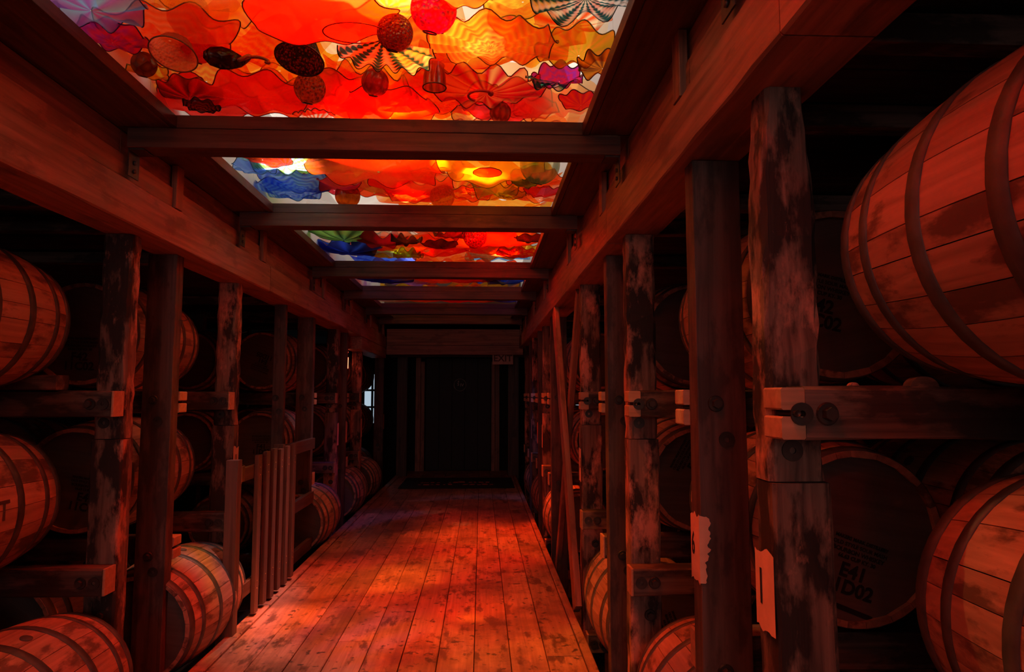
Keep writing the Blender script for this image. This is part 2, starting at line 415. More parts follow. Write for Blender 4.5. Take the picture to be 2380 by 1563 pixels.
# lightboxes (backlit ceiling of the glass display)
def lightbox(k):
    ya, yb = BEAMS[k] + .12, BEAMS[k + 1]
    e = empty('lightbox', (-.46, (ya + yb) / 2, ZBOX), 'backlit white box above the coloured glass, %s ceiling bay%s' % (
        ('counting from the front, ' + ordw[k - 2]) if k > 1 else ordw[k], '' if k > 1 else ' behind the viewer'), 'lightbox', 'backlit boxes over the glass')
    off = e.location
    span('glow_panel', (-1.53, ya - .055, ZBOX), (.625, yb + .055, ZBOX + .02), plain('glow_%d' % k, (.8, .8, .8), .9, emit=(1.0, .86, .72), strength=BAY_L[k] * .42), e, off=off)
    span('side_panel', (-1.56, ya - .058, ZS + .022), (-1.54, yb + .058, ZBOX + .02), M_BOXWHITE, e, off=off)
    span('side_panel', (.63, ya - .058, ZS + .022), (.65, yb + .058, ZBOX + .02), M_BOXWHITE, e, off=off)
    g = span('glass_sheet', (-1.50, ya + .002, ZP + .004), (.60, yb - .002, ZP + .008), None, e, ch=.0005, off=off)
    m = _mats.get('clear_sheet')
    if not m:
        m, nt, N, L = new_mat('clear_sheet'); t = N('ShaderNodeBsdfTransparent'); t.inputs[0].default_value = (.97, .98, .97, 1)
        gl = N('ShaderNodeBsdfGlossy'); gl.inputs['Roughness'].default_value = .02
        mm = N('ShaderNodeMixShader'); mm.inputs[0].default_value = .02; L(t.outputs[0], mm.inputs[1]); L(gl.outputs[0], mm.inputs[2])
        o = N('ShaderNodeOutputMaterial'); L(mm.outputs[0], o.inputs[0]); _mats['clear_sheet'] = m
    g.data.materials.append(m)
for k in range(len(BEAMS) - 1): lightbox(k)
# end plates of the light box row
for y in (BEAMS[0] - .02, BEAMS[-1] + .06):
    shell('trim_3', (-1.56, y, ZP + .05), (.65, y + .03, ZBOX + .05), wood('dark', 0))

# ================================================================== RACKS
PXL, PXR = -1.695, .700
def bolt_mesh():
    bm = bmesh.new()
    bmesh.ops.create_cone(bm, cap_ends=True, segments=20, radius1=.027, radius2=.024, depth=.005, matrix=Matrix.Rotation(PI / 2, 4, 'X'))
    bmesh.ops.create_cone(bm, cap_ends=True, segments=6, radius1=.0165, radius2=.015, depth=.018, matrix=Matrix.Translation((0, -.011, 0)) @ Matrix.Rotation(PI / 2, 4, 'X'))
    m = bpy.data.meshes.new('bolt'); bm.to_mesh(m); bm.free(); m.materials.append(M_BOLT); return m
BOLT = bolt_mesh()
WASHER = lathe('washer', [(.008, .003), (.008, -.003), (.026, -.003), (.026, .003), (.008, .003)], 20, axis='y', smooth=False); WASHER.materials.append(M_BOLT)
def fix(name, mesh, parent, x, y, z, rz=0):
    o = link(name, mesh, None, parent, (x - parent.location[0], y - parent.location[1], z - parent.location[2]), (0, 0, rz)); return o

Z0 = -.50
def rough_post(side, y, k, count, wx=.145, dy=.11):
    s = -1 if side == 'left' else 1; xa = PXL if s < 0 else PXR
    x0, x1 = sorted((xa, xa + s * wx))
    lab = 'weathered blotchy rack post with worn scraped faces, %s from the front on the %s' % (ordw[k], side)
    e = empty('rack_post', ((x0 + x1) / 2, y + dy / 2, Z0), lab, 'post', 'weathered rack posts')
    zs = -.21 + EYE
    span('lower_timber', (x0, y, Z0), (x1, y + dy, zs - .003), wood('rough', 2), e, ch=.008, nseg=16, jit=.0035, seed=k * 3 + (s > 0), off=e.location)
    tp = (lambda t: (1 - .30 * max(0, (t - .72) / .28), 1)) if (side == 'right' and k == 0) else None
    o = span('upper_timber', (x0 + .004, y + .010, zs), (x1 - .004, y + dy, ZH0 - .002), wood('rough', 2), e, ch=.012, nseg=18, jit=.004, seed=k * 5 + 40 + (s > 0), off=e.location, taper=tp)
    if tp: o.location.x -= .006
    xm = (x0 + x1) / 2
    fix('washer', WASHER, e, xm - .02, y + .006, -.135 + EYE)
    fix('bolt', BOLT, e, xm + .015, y - .003, -1.02 + EYE)
    return e
def smooth_post(side, y, k, wx=.16, dy=.085, base=None, top=None, label=None, name='framing_post'):
    s = -1 if side == 'left' else 1; xa = PXL if s < 0 else PXR
    x0, x1 = sorted((xa, xa + s * wx))
    e = empty(name, ((x0 + x1) / 2, y + dy / 2, Z0), label or 'smooth dark square-sawn framing post, %s from the front on the %s' % (ordw[k], side), 'post', 'smooth framing posts')
    span('timber', (x0, y, Z0), (x1, y + dy, ZH0 - .002), wood('smooth', 2), e, ch=.003, nseg=10, jit=.0012, seed=k * 11 + (s > 0), off=e.location)
    xm = (x0 + x1) / 2
    fix('bolt', BOLT, e, xm - .02, y - .002, -.03 + EYE); fix('washer', WASHER, e, xm + .012, y - .002, -.145 + EYE)
    fix('bolt', BOLT, e, xm - .01, y - .002, -.87 + EYE); fix('washer', WASHER, e, xm + .02, y - .002, -.95 + EYE)
    return e

RP = {'left': [3.34, 4.80, 8.18, 9.77], 'right': [1.63, 3.235, 4.76, 7.73, 9.36, 10.92]}
SP = {'left': [3.84, 6.96, 8.69, 12.0], 'right': [2.19, 3.76, 6.82, 8.37, 9.86]}
for side in ('left', 'right'):
    for k, y in enumerate(RP[side]): rough_post(side, y, k, len(RP[side]))
    for k, y in enumerate(SP[side]): smooth_post(side, y, k)
# posts beside / behind the viewer that carry the near racks
rough_post('left', 1.75, 5, 0)['label'] = 'weathered rack post beside the viewer on the left'
smooth_post('left', 2.22, 5)['label'] = 'smooth framing post just ahead of the viewer, outside the view on the left'
smooth_post('right', .58, 6)['label'] = 'smooth framing post beside the viewer on the right'
smooth_post('left', 5.98, 6, wx=.10, dy=.05, label='slim framing post rising behind the picket gate', name='framing_post')

# rails --------------------------------------------------------------
TIER = [-1.59 + EYE, -.785 + EYE, .018 + EYE]          # rail tops
tname = ['floor-level', 'lower', 'upper']
def rail(side, ynear, tier, label, slot=False, dy=.10, depth=1.0):
    s = -1 if side == 'left' else 1
    xa = -1.690 if s < 0 else .680
    if tier == 0: xa += s * .03
    if side == 'right' and tier == 1 and 2.2 < ynear < 2.4: xa += .035
    H = .122; zt = TIER[tier]; xb = xa + s * 2.55
    e = empty('rack_rail', ((xa + xb) / 2, ynear + dy / 2, zt - H), label, 'rail', '%s rack rails' % tname[tier])
    off = e.location
    x0, x1 = sorted((xa + s * (.055 if slot else .012), xb))
    span('timber', (x0, ynear, zt - H), (x1, ynear + dy, zt), wood('rail', 0), e, ch=.007, nseg=14, jit=.003, seed=int(ynear * 17) + tier, off=off)
    if slot:
        xe0, xe1 = sorted((xa, xa + s * .0555))
        span('end_block', (xe0, ynear + .002, zt - .053), (xe1, ynear + dy - .002, zt - .002), wood('end', 0), e, ch=.004, seed=tier, off=off)
        span('end_block', (xe0, ynear + .002, zt - H + .002), (xe1, ynear + dy - .002, zt - .068), wood('end', 0), e, ch=.004, seed=tier + 5, off=off)
        yy = ynear + dy * .45
        link('tie_rod', tube('tie_rod', [(0, -.02, 0), (0, dy * .8, 0)], .0075, 8), M_BOLT, e, (xa + s * .028 - off[0], ynear - off[1], zt - .0605 - off[2]))
    else:
        xe0, xe1 = sorted((xa, xa + s * .0125))
        span('end_grain', (xe0, ynear + .002, zt - H + .002), (xe1, ynear + dy - .002, zt - .002), wood('end', 0), e, ch=.005, seed=tier, off=off)
    for (dx, ms, nm) in ((.045, WASHER, 'washer'), (.105, BOLT, 'bolt')):
        fix(nm, ms, e, xa + s * dx, ynear - .003, zt - .062)
    return e
BAYS = {'right': [(.66, 1.56), (2.20, 3.10), (3.76, 4.66), (6.82, 7.72), (8.37, 9.27), (9.90, 10.80)],
        'left': [(2.38, 3.26), (3.86, 4.76), (6.90, 7.80), (8.72, 9.62), (10.05, 10.95), (12.1, 13.0)]}
for side in ('left', 'right'):
    ps = [(y - .105, 'in front of the %s weathered post' % ordw[k], k) for k, y in enumerate(RP[side])]
    ps += [(y + .088, 'behind the %s smooth post' % ordw[k], k + 20) for k, y in enumerate(SP[side]) if y < 11]
    if side == 'left': ps.append((2.31, 'just ahead of the viewer', 40))
    for (y, wh, k) in ps:
        for t in range(3):
            if t == 0 and y < 1: continue
            slot = (side == 'right' and t == 2) or (t == 2 and k >= 20) or (side == 'left' and t == 1 and k == 20)
            rail(side, y, t, '%s rack rail %s on the %s' % (tname[t], wh, side), slot)
for t in range(3): rail('right', .68, t, '%s rack rail beside the viewer on the right' % tname[t])
# joists of the rack floor above and its boards (dark)
for side in ('left', 'right'):
    s = -1 if side == 'left' else 1
    k = 0
    for y in (RP[side] + SP[side] + ([2.3] if side == 'left' else [])):
        if y > 11.5: continue
        x0, x1 = sorted((-1.84 if s < 0 else .87, (-1.84 if s < 0 else .87) + s * 2.7))
        tag(span('rack_joist', (x0, y + .02, .912 + EYE), (x1, y + .10, .992 + EYE), wood('rail', 0), ch=.004, nseg=6, jit=.002, seed=k),
            'thin dark joist over the %s racks at the %s post from the front' % (side, ordw[sorted(RP[side] + SP[side] + [2.3]).index(y) if y in RP[side] + SP[side] else 0]), 'joist', 'joists over the racks')
        k += 1
    x0, x1 = sorted((-1.9 if s < 0 else .93, XL if s < 0 else XR))
    fl = bpy.data.objects.new('ceiling_%s' % side, None); C.objects.link(fl); fl['kind'] = 'structure'
    y = -2.1
    while y < 14:
        span('ceiling_board', (x0, y, 1.0 + EYE), (x1, y + .235, 1.02 + EYE), wood('sub', 0), fl, ch=.001); y += .24

# rear row of posts deep in the racks
k = 0
for side in ('left', 'right'):
    s = -1 if side == 'left' else 1
    for i, y in enumerate(RP[side]):
        xx = (-3.35 if s < 0 else 2.35)
        e = empty('rear_rack_post', (xx, y + .05, Z0), 'dark rear rack post deep behind the %s weathered post on the %s' % (ordw[i], side), 'post', 'rear rack posts')
        span('timber', (xx - .07, y, Z0), (xx + .07, y + .11, 1.0 + EYE), wood('smooth', 2), e, ch=.006, nseg=6, jit=.003, seed=i, off=e.location)

# ================================================================== BARRELS
BL, RB, RC = .44, .330, .283     # half length, bilge and chime radius
def brad(y): return RB - (RB - RC) * (abs(y) / BL) ** 2.0
NS = 24
def stave_meshes(seed):
    R = random.Random(seed); ws = [R.uniform(.7, 1.35) for _ in range(NS)]; t = sum(ws)
    out = []; a = 0; NL = 12
    for wgt in ws:
        da = 2 * PI * wgt / t; vs, fs = [], []
        g = .0035
        for k in range(NL + 1):
            y = -BL + 2 * BL * k / NL; r = brad(y)
            for q in (a + g, a + da * .5, a + da - g): vs.append((r * math.cos(q), y, r * math.sin(q)))
            for (q, rr) in ((a + g, r), (a + g, r - .02), (a + da - g, r), (a + da - g, r - .02)):
                vs.append((rr * math.cos(q), y, rr * math.sin(q)))
        for k in range(NL):
            b0, b1 = k * 7, (k + 1) * 7
            fs += [(b0, b1, b1 + 1, b0 + 1), (b0 + 1, b1 + 1, b1 + 2, b0 + 2), (b0 + 3, b0 + 4, b1 + 4, b1 + 3), (b0 + 5, b1 + 5, b1 + 6, b0 + 6)]
        for k in (0, 1, NL - 1): fs.append((k * 7 + 4, k * 7 + 6, k * 7 + 13, k * 7 + 11))
        fs += [(3, 1, 5, 6, 4), tuple(NL * 7 + j for j in (3, 4, 6, 5, 1))]
        m = mesh_of('stave', vs, fs)
        for p in m.polygons: p.use_smooth = all((i % 7) < 3 for i in p.vertices)
        m.materials.append(wood('stave', 1)); out.append(m); a += da
    return out
def hoop_mesh(yc, wd):
    pr = []
    for (dy, dr) in ((-wd / 2, -.001), (-wd / 2, .003), (wd / 2, .003), (wd / 2, -.001)):
        pr.append((brad(yc + dy) + dr, yc + dy))
    m = lathe('hoop', pr, 48, axis='y', smooth=False); 
    for p in m.polygons: p.use_smooth = True
    m.materials.append(M_STEEL); return m
HOOPS = [hoop_mesh(y, wd) for (y, wd) in ((-.415, .045), (-.305, .036), (-.105, .042), (.105, .042), (.305, .036), (.415, .045))]
def head_mesh():
    r = RC - .012
    m = lathe('head', [(0.001, 0), (r, 0), (r, .018), (0.001, .018)], 40, axis='y', smooth=False); m.materials.append(wood('head', 0)); return m
HEAD = head_mesh()
BUNG = lathe('bung', [(0, 0), (.022, 0), (.022, .008), (0, .008)], 12); BUNG.materials.append(wood('head', 2))
SV = [stave_meshes(5), stave_meshes(11)]
def joined_body(ms):
    vs, fs = [], []
    for m in ms:
        o = len(vs); vs += [tuple(v.co) for v in m.vertices]; fs += [tuple(i + o for i in p.vertices) for p in m.polygons]
    b = mesh_of('stave_body', vs, fs)
    b.materials.append(wood('stave', 1))
    for p in b.polygons: p.use_smooth = all((i % 7) < 3 for i in p.vertices)
    return b
BODY = joined_body(SV[0])
def build_barrel(v):
    e = bpy.data.objects.new('oak_barrel', None); C.objects.link(e); e.empty_display_size = .1
    if v < 2:
        for m in SV[v]: link('stave', m, None, e)
    else: link('stave_body', BODY, None, e)['kind'] = 'stuff'
    for m in HOOPS: link('hoop', m, None, e)
    for y in (-BL + .028, BL - .046): link('head', HEAD, None, e, (0, y, 0))
    link('bung', BUNG, None, e, (0, 0, RB - .003))
    return e
def dup(root):
    r = root.copy(); C.objects.link(r)
    for ch in root.children:
        c = ch.copy(); C.objects.link(c); c.parent = r
    return r
protos = [build_barrel(0), build_barrel(1), build_barrel(2)]
used = [False] * 3
barrels = {}
def place(v, x, y, z, roll, label, group):
    e = dup(protos[v]) if used[v] else protos[v]
    used[v] = True
    e.location = (x, y, z); e.rotation_euler = (0, roll, 0)
    tag(e, label, 'barrel', group); return e
tn = ['bottom', 'middle', 'top']
R3 = random.Random(21)
jobs = []
for side in ('right', 'left'):
    for b, (ya, yb) in enumerate(BAYS[side]):
        for t in range(3):
            if side == 'left': x = (-1.84, -2.20, -2.20)[t]
            else: x = (.98, 1.22, 1.19)[t]
            if side == 'right' and b == 0: x = (1.0, 1.27, 1.13)[t]
            x += R3.uniform(-.012, .012) if b else 0
            if side == 'left' and b == 5: x = -2.30
            jobs.append((side, b, t, 0, x, (ya + yb) / 2, TIER[t] + RB - .004 - (.008 if t else 0)))
for side in ('right', 'left'):
    for b, (ya, yb) in enumerate(BAYS[side]):
        for t in (0, 1, 2):
            x = (-2.56, -2.90, -2.90)[t] if side == 'left' else (1.70, 1.94, 1.90)[t]
            if side == 'left' and b == 5: continue
            if side == 'right' and b == 0: x += .03
            jobs.append((side, b, t, 1, x, (ya + yb) / 2 + R3.uniform(-.02, .02), TIER[t] + RB - .012))
for (side, b, t, col, x, y, z) in jobs:
    v = 2 if col else (b + t) % 2
    lab = ('hooped oak barrel on the %s tier of the %s rack bay on the %s' if not col else 'dark oak barrel deeper in the rack, %s tier of the %s bay on the %s') % (tn[t], ordw[b], side)
    barrels[(side, b, t, col)] = place(v, x, y, z, R3.uniform(-.4, .4) if not col else R3.uniform(-1, 1), lab, 'oak barrels next to the aisle' if not col else 'oak barrels deeper in the racks')

# stencilled writing on the near heads
def head_text(key, lines, tilt, dx=0, dz=0):
    e = barrels[key]; inv = -e.rotation_euler[1]
    hd = [o for o in e.children if o.name.startswith('head') and o.location.y < 0][0]
    for (s, size, lz, bold) in lines:
        m = text_mesh(s, size, .0003, bold=bold); m.materials.append(M_INK)
        o = link('stencil_lettering', m, None, hd)
        M = Matrix.Translation((0, BL - .028, 0)) @ Matrix.Rotation(inv, 4, 'Y') @ Matrix.Translation((dx, -BL + .0265, dz)) @ Matrix.Rotation(tilt, 4, 'Y') @ Matrix.Translation((0, 0, lz)) @ Matrix.Rotation(PI / 2, 4, 'X')
        o.matrix_local = M
std = lambda a, b: [('MAKERS MARK DISTILLERY', .0155, .085, .0006), ('OLD STYLE SOUR MASH', .0175, .064, .0004), ('BOURBON WHISKEY', .019, .044, .0006),
                    ('66.63 CUP KY. 30', .0175, .024, .0007), (a, .062, -.018, .002), (b, .062, -.070, .002)]
head_text(('right', 1, 1, 0), std('E41', '11D02'), math.radians(20), -.002, -.098)
head_text(('right', 1, 2, 0), std('F42', '11C02'), math.radians(14), -.045, -.02)
head_text(('left', 1, 2, 0), std('F42', '11C02'), math.radians(2), -.02, -.11)
head_text(('left', 1, 1, 0), std('E42', '11C07'), math.radians(10), .05, -.08)
head_text(('left', 2, 2, 0), std('E41', '11D05'), math.radians(-160), .0, -.02)
head_text(('left', 2, 1, 0), std('F41', '11D03'), math.radians(0), .02, -.03)
head_text(('right', 2, 0, 0), std('E41', '11D04'), math.radians(70), .02, -.03)
head_text(('right', 2, 1, 0), std('F42', '11C06'), math.radians(-60), -.04, .10)
# bar under the writing on the near head
e = barrels[('right', 1, 1, 0)]
o = link('stencil_bar', timber('stencil_bar', (.20, .0006, .016)), M_INK, e)
o.matrix_local = Matrix.Rotation(-e.rotation_euler[1], 4, 'Y') @ Matrix.Translation((-.045, -BL + .0265, -.225)) @ Matrix.Rotation(math.radians(22), 4, 'Y')
# a big letter on the side of a near barrel
def side_letter(key, s, size, y, ang):
    e = barrels[key]; m = text_mesh(s, size, 0, bold=.002)
    a0 = ang + e.rotation_euler[1]
    for v in m.vertices:
        yy = y + v.co.x; q = a0 + v.co.y / RB; r = brad(yy) + .0015
        v.co = (r * math.cos(q), yy, r * math.sin(q))
    m.materials.append(plain('faded_ink', (.08, .04, .03), .9)); link('stencil_lettering', m, None, e)
side_letter(('left', 0, 1, 0), 'T', .11, .0, .02)
# wooden chocks on the upper rails, and the loose board on the left rack
for (x, y, nm) in ((1.02, 1.56, 'beside the near right barrel'), (.86, 1.57, 'at the end of the near right rail')):
    m = lathe('chock', [(0, 0), (.034, 0), (.034, .03), (0, .03)], 20, arc=PI, axis='y', smooth=False)
    o = link('wooden_chock', m, wood('rough', 0), None, (x, y - .03, TIER[2] - .002)); o.scale = (1, 1, .75) if x > .9 else (.35, .5, .35)
    tag(o, 'small half-round wooden chock on the upper rail %s' % nm, 'chock', 'barrel chocks')
tag(span('loose_board', (-3.2, 3.20, TIER[2] + .001), (-1.93, 3.30, TIER[2] + .07), wood('rail', 0), ch=.008, nseg=10, jit=.004, seed=4),
    'loose plank lying on the upper rail behind the nearest left post', 'plank')

# number tags painted on the post edges ---------------------------------
def paint_patch(name, yn, yf, z0, z1, X, seed, wrap=0.0, s=1):
    """a thin coat of paint with ragged ends on the aisle face (X) of a post, running round the near edge by wrap"""
    R = random.Random(seed); nz = 30; vs, fs = [], []
    def rag(n, a):
        v = [0.0] * n; x = 0
        for i in range(n): x = x * .6 + R.uniform(-a, a); v[i] = x
        return v
    cols = [(X - s * .0055, yf + (yn - yf) * i / 9) for i in range(10)]
    if wrap: cols += [(X - s * .0055, yn - .004), (X + s * wrap * .5, yn - .005), (X + s * wrap, yn - .005)]
    lo, hi, ed = rag(len(cols), .006), rag(len(cols), .007), rag(nz + 1, .008)
    for ci, (x, y) in enumerate(cols):
        last = ci == len(cols) - 1
        for k in range(nz + 1):
            z = z0 + lo[ci] + (z1 + hi[ci] - z0 - lo[ci]) * k / nz
            xx = x + (s * ed[k] if last and wrap else 0)
            vs.append((xx, y, z))
    for ci in range(len(cols) - 1):
        for k in range(nz):
            a = ci * (nz + 1) + k; fs.append((a, a + 1, a + nz + 2, a + nz + 1))
    m = mesh_of(name, vs, fs); return m
def number_tag(X, yn, yf, z0, z1, s, seed, wrap, txt, size, ty, tz, label):
    m = paint_patch('painted_patch', yn, yf, z0, z1, X, seed, wrap, s)
    e = empty('number_tag', (X, yn, z0), label, 'number', 'painted number tags')
    o = link('painted_patch', m, M_PAINT, e, (-X, -yn, -z0))
    if txt:
        t = text_mesh(txt, size, .0004, bold=size * .015); t.materials.append(M_INK)
        o = link('numeral', t, None, e)
        # on the right wall it faces -X and reads for someone on the aisle: near (small y) on the right hand
        M = Matrix(((0, 0, -s), (-s, 0, 0), (0, 1, 0))).to_4x4()
        M = Matrix.Translation((-s * .0068, ty - yn, tz - z0)) @ M @ Matrix.Diagonal((.62, 1, 1, 1))
        o.matrix_local = M
number_tag(PXR, 2.19, 2.275, -.595 + EYE, -.385 + EYE, 1, 1, .022, '6', .10, 2.248, -.485 + EYE, 'salmon painted patch with black stencilled 6 on a smooth post')
number_tag(PXR, 1.63, 1.74, -.575 + EYE, -.385 + EYE, 1, 2, .0, '1', .12, 1.705, -.475 + EYE, 'salmon painted patch with black stencilled 1 on the nearest weathered post')
number_tag(PXR, 4.76, 4.865, -.60 + EYE, -.38 + EYE, 1, 3, 0, '3', .10, 4.80, -.48 + EYE, 'small painted patch with black stencilled 3 on a farther right post')
number_tag(PXL, 4.80, 4.90, -.60 + EYE, -.36 + EYE, -1, 4, 0, '11', .07, 4.85, -.44 + EYE, 'painted patch with black marks on the post behind the picket gate')
for i, (X, y, s) in enumerate(((PXL, 8.18, -1), (PXL, 8.69, -1), (PXL, 9.77, -1), (PXL, 12.0, -1), (PXR, 7.73, 1), (PXR, 8.37, 1), (PXR, 9.36, 1))):
    number_tag(X, y, y + .10, -.60 + EYE, -.34 + EYE, s, 10 + i, 0, None, 0, 0, 0,
               'blank painted patch on the %s far post of the %s rack' % (ordw[i if i < 4 else i - 4].replace('nearest', 'first'), 'left' if s < 0 else 'right'))

# ================================================================== GATE and fence rails (left)
g = empty('picket_gate', (-1.53, 4.45, 0), 'low picket gate of slim vertical boards closing the left cross aisle', 'gate')
off = g.location
span('gate_post', (-1.60, 4.42, -.02), (-1.525, 4.50, 1.085), wood('picket', 2), g, ch=.003, off=off, nseg=4, jit=.001)
ys = [4.80, 4.98, 5.15, 5.32, 5.50, 5.68]
for i, y in enumerate(ys):
    span('picket', (-1.545, y, .03 + .01 * (i % 2)), (-1.515, y + .075, 1.085 + .008 * (i % 3)), wood('picket', 2), g, ch=.003, off=off, nseg=3, jit=.001, seed=i)
for z in (.17, .93):
    span('gate_rail', (-1.575, 4.56, z), (-1.546, 5.76, z + .09), wood('picket', 1), g, ch=.003, off=off)
for z in (.175, .935):
    hg = span('hinge', (-1.548, 4.495, z), (-1.541, 4.60, z + .10), M_BRASS, g, ch=.001, off=off)
    link('hinge_pin', tube('hinge_pin', [(0, 0, -.055), (0, 0, .055)], .006, 8), M_BRASS, hg, (.0085, -.032, 0))
SCREW = lathe('screw', [(0, 0), (.0045, 0), (.003, .002), (0, .0025)], 8); SCREW.materials.append(M_BRASS)
for i, y in enumerate(ys):
    for z in (.19, .24, .95, 1.0):
        link('screw', SCREW, None, g, (-1.5148 - off[0], y + .0375 - off[1], z), (0, PI / 2, 0))
for z, nm in ((.44, 'middle'), (.965, 'top'), (.0, 'bottom')):
    tag(span('fence_rail', (-1.69, 5.62, z), (-1.65, 6.95, z + .105), wood('picket', 1), ch=.003, nseg=4, jit=.001),
        '%s horizontal fence board between picket gate and the smooth post' % nm, 'fence board', 'fence boards beyond the gate')
tag(span('stub_post', (-1.66, 5.60, .0), (-1.58, 5.66, 1.10), wood('picket', 2), ch=.003), 'short latch post at the far end of the picket gate', 'post')

# diagonal braces on the right
def brace(name, a, b, wd, th, label, seed):
    a, b = Vector(a), Vector(b); d = b - a
    m = timber(name, (th, wd, d.length), .005, 12, .002, seed)
    o = link(name, m, wood('frame', 2), None, (a + b) / 2); o.rotation_euler = (math.atan2(-d.y, d.z) if True else 0, 0, 0)
    return tag(o, label, 'brace', 'diagonal braces on the right rack')
brace('diagonal_brace', (.672, 6.12, ZH0 - .02), (.672, 4.84, .02), .17, .045, 'reddish diagonal brace leaning toward the viewer across the right cross aisle', 1)
brace('diagonal_brace', (.725, 4.98, ZH0 - .02), (.725, 6.50, -.1), .10, .045, 'thinner diagonal brace crossing behind the reddish one on the right', 2)

# ================================================================== END PORTAL, door, sign, mat
def pt(label, name, p0, p1, m, cat='post', group='portal timbers', **k):
    return tag(span(name, p0, p1, m, ch=.004, nseg=4, jit=.001, **k), label, cat, group)
pt('wide crossbeam over the far end portal', 'portal_beam', (-1.60, 11.62, .835 + EYE), (.71, 11.80, 1.11 + EYE), wood('frame', 0), 'beam')
pt('narrow lighter board under the far crossbeam', 'portal_board', (-1.60, 11.60, .675 + EYE), (.71, 11.70, .83 + EYE), wood('frame', 0), 'board')
pt('left portal post at the far end beside the mat', 'portal_post', (-1.557, 12.8, -.1), (-1.37, 12.95, 2.2), wood('dark', 2))
pt('right portal post at the far end beside the mat', 'portal_post', (.503, 12.8, -.1), (.704, 12.95, 2.2), wood('dark', 2))
pt('upper dark beam on the far portal posts', 'portal_beam', (-1.7, 12.8, 2.2), (.85, 12.98, 2.5), wood('dark', 0), 'beam')
span_d = lambda n_, a, b, mt: tag(span(n_, a, b, mt, ch=.003), kind='structure')
DY = 13.65
dr = bpy.data.objects.new('door_1', None); C.objects.link(dr); dr['kind'] = 'structure'
span('door_leaf', (-1.10, DY + .06, .01), (.20, DY + .10, 2.22), plain('door_black', (.012, .010, .010), .6, noise=.3), dr)
for i in range(5):
    span('door_board', (-1.09 + i * .257, DY + .045, .02), (-1.09 + (i + 1) * .257 - .006, DY + .06, 2.21), plain('door_black', (.012, .010, .010), .6), dr)
for (a, b) in ((-1.29, -1.195), (-1.190, -1.115), (.205, .275), (.280, .365)):
    span('door_jamb', (a, DY - .04, .0), (b, DY + .08, 2.23 - (.08 if a in (-1.19, .205) else 0)), wood('frame', 2), dr, ch=.003)
span('door_head', (-1.29, DY - .04, 2.235), (.365, DY + .08, 2.35), wood('dark', 0), dr)
M_EMB = plain('emblem_paint', (.60, .46, .40), .7)
ring = tube('emblem_ring', [(.12 * math.cos(2 * PI * i / 40), 0, .12 * math.sin(2 * PI * i / 40)) for i in range(40)], .004, 6, closed=True)
link('emblem_ring', ring, M_EMB, dr, (-.42 - 0, DY + .042, .19 + EYE))
for s_, dx, dz, sz in (('S', -.035, .012, .085), ('IV', .04, -.005, .085), ('\u2605', -.03, .07, .05)):
    if s_ == '\u2605':
        vs = [((.022 if i % 2 == 0 else .009) * math.sin(i * PI / 5), 0, (.022 if i % 2 == 0 else .009) * math.cos(i * PI / 5)) for i in range(10)]
        link('emblem_star', mesh_of('emblem_star', vs, [tuple(range(10))]), M_EMB, dr, (-.42 + dx, DY + .041, .19 + EYE + dz))
    else:
        t = text_mesh(s_, sz, .001, bold=.001); t.materials.append(M_EMB)
        link('emblem_letter', t, None, dr, (-.42 + dx, DY + .041, .19 + EYE + dz), (PI / 2, 0, 0))
# dark partition either side of the door
span_d('wall_portal', (-2.0, DY + .1, -.5), (1.2, DY + .14, 4.1), plain('partition_black', (.015, .012, .012), .9, noise=.3))
# EXIT sign
s_ = None; s = empty('exit_sign', (.37, 11.72, .50 + EYE), 'pale EXIT sign hanging under the far crossbeam at right', 'sign')
span('board', (.195, 11.715, .515 + EYE), (.548, 11.73, .70 + EYE), plain('sign_board', (.50, .33, .26), .7, noise=.1), s, off=s.location, ch=.002)
t = text_mesh('EXIT', .155, .001, bold=.004, spacing=1.02); t.materials.append(plain('sign_letters', (.10, .045, .035), .7))
link('lettering', t, None, s, (.372 - .37, 11.713 - 11.72, .615 - .50), (PI / 2, 0, 0))
# mat with a worn illegible print
mt = empty('door_mat', (-.385, 11.1, .0), 'black rubber mat with worn red print in front of the far door', 'mat')
span('mat_sheet', (-1.317, 11.10, .003), (.547, 12.42, .016), M_BLACK, mt, off=mt.location, ch=.003)
R4 = random.Random(8); mm = plain('mat_print', (.60, .14, .13), .9)
vs, fs = [], []
for row in range(2):
    x = -1.02
    while x < .22:
        wd = R4.uniform(.03, .10); y = 11.42 + row * .28 + R4.uniform(-.02, .02); h = R4.uniform(.06, .17)
        if R4.random() < .8:
            o_ = len(vs); sk = R4.uniform(-.03, .03)
            vs += [(x, y, .0175), (x + wd, y, .0175), (x + wd + sk, y + h, .0175), (x + sk, y + h, .0175)]; fs.append((o_, o_ + 1, o_ + 2, o_ + 3))
        x += wd + R4.uniform(.02, .06)
mp_ = link('mat_print', mesh_of('mat_print', vs, fs), mm, mt, (.385, -11.1, 0)); mp_['kind'] = 'stuff'

# red lamp tube behind the left posts
lt = empty('red_lamp', (-1.878, 9.70, .365 + EYE), 'glowing red lamp tube hanging between the far left posts', 'lamp')
link('tube_lamp', tube('tube_lamp', [(0, 0, .0), (0, 0, .155)], .011, 10), plain('red_glow', (1, .1, .05), .5, emit=(1.0, .13, .06), strength=9), lt)
link('cap', tube('cap', [(0, 0, .155), (0, 0, .185)], .016, 10), M_BOLT, lt)
link('cord', tube('cord', [(0, 0, .185), (.004, 0, .30), (0, 0, .62)], .003, 6), M_BLACK, lt)
for z in (.22, .34): link('red_bead', tube('red_bead', [(0, 0, z), (0, 0, z + .018)], .008, 8), plain('red_dot', (1, .1, .05), .5, emit=(1, .12, .06), strength=1.2), lt)

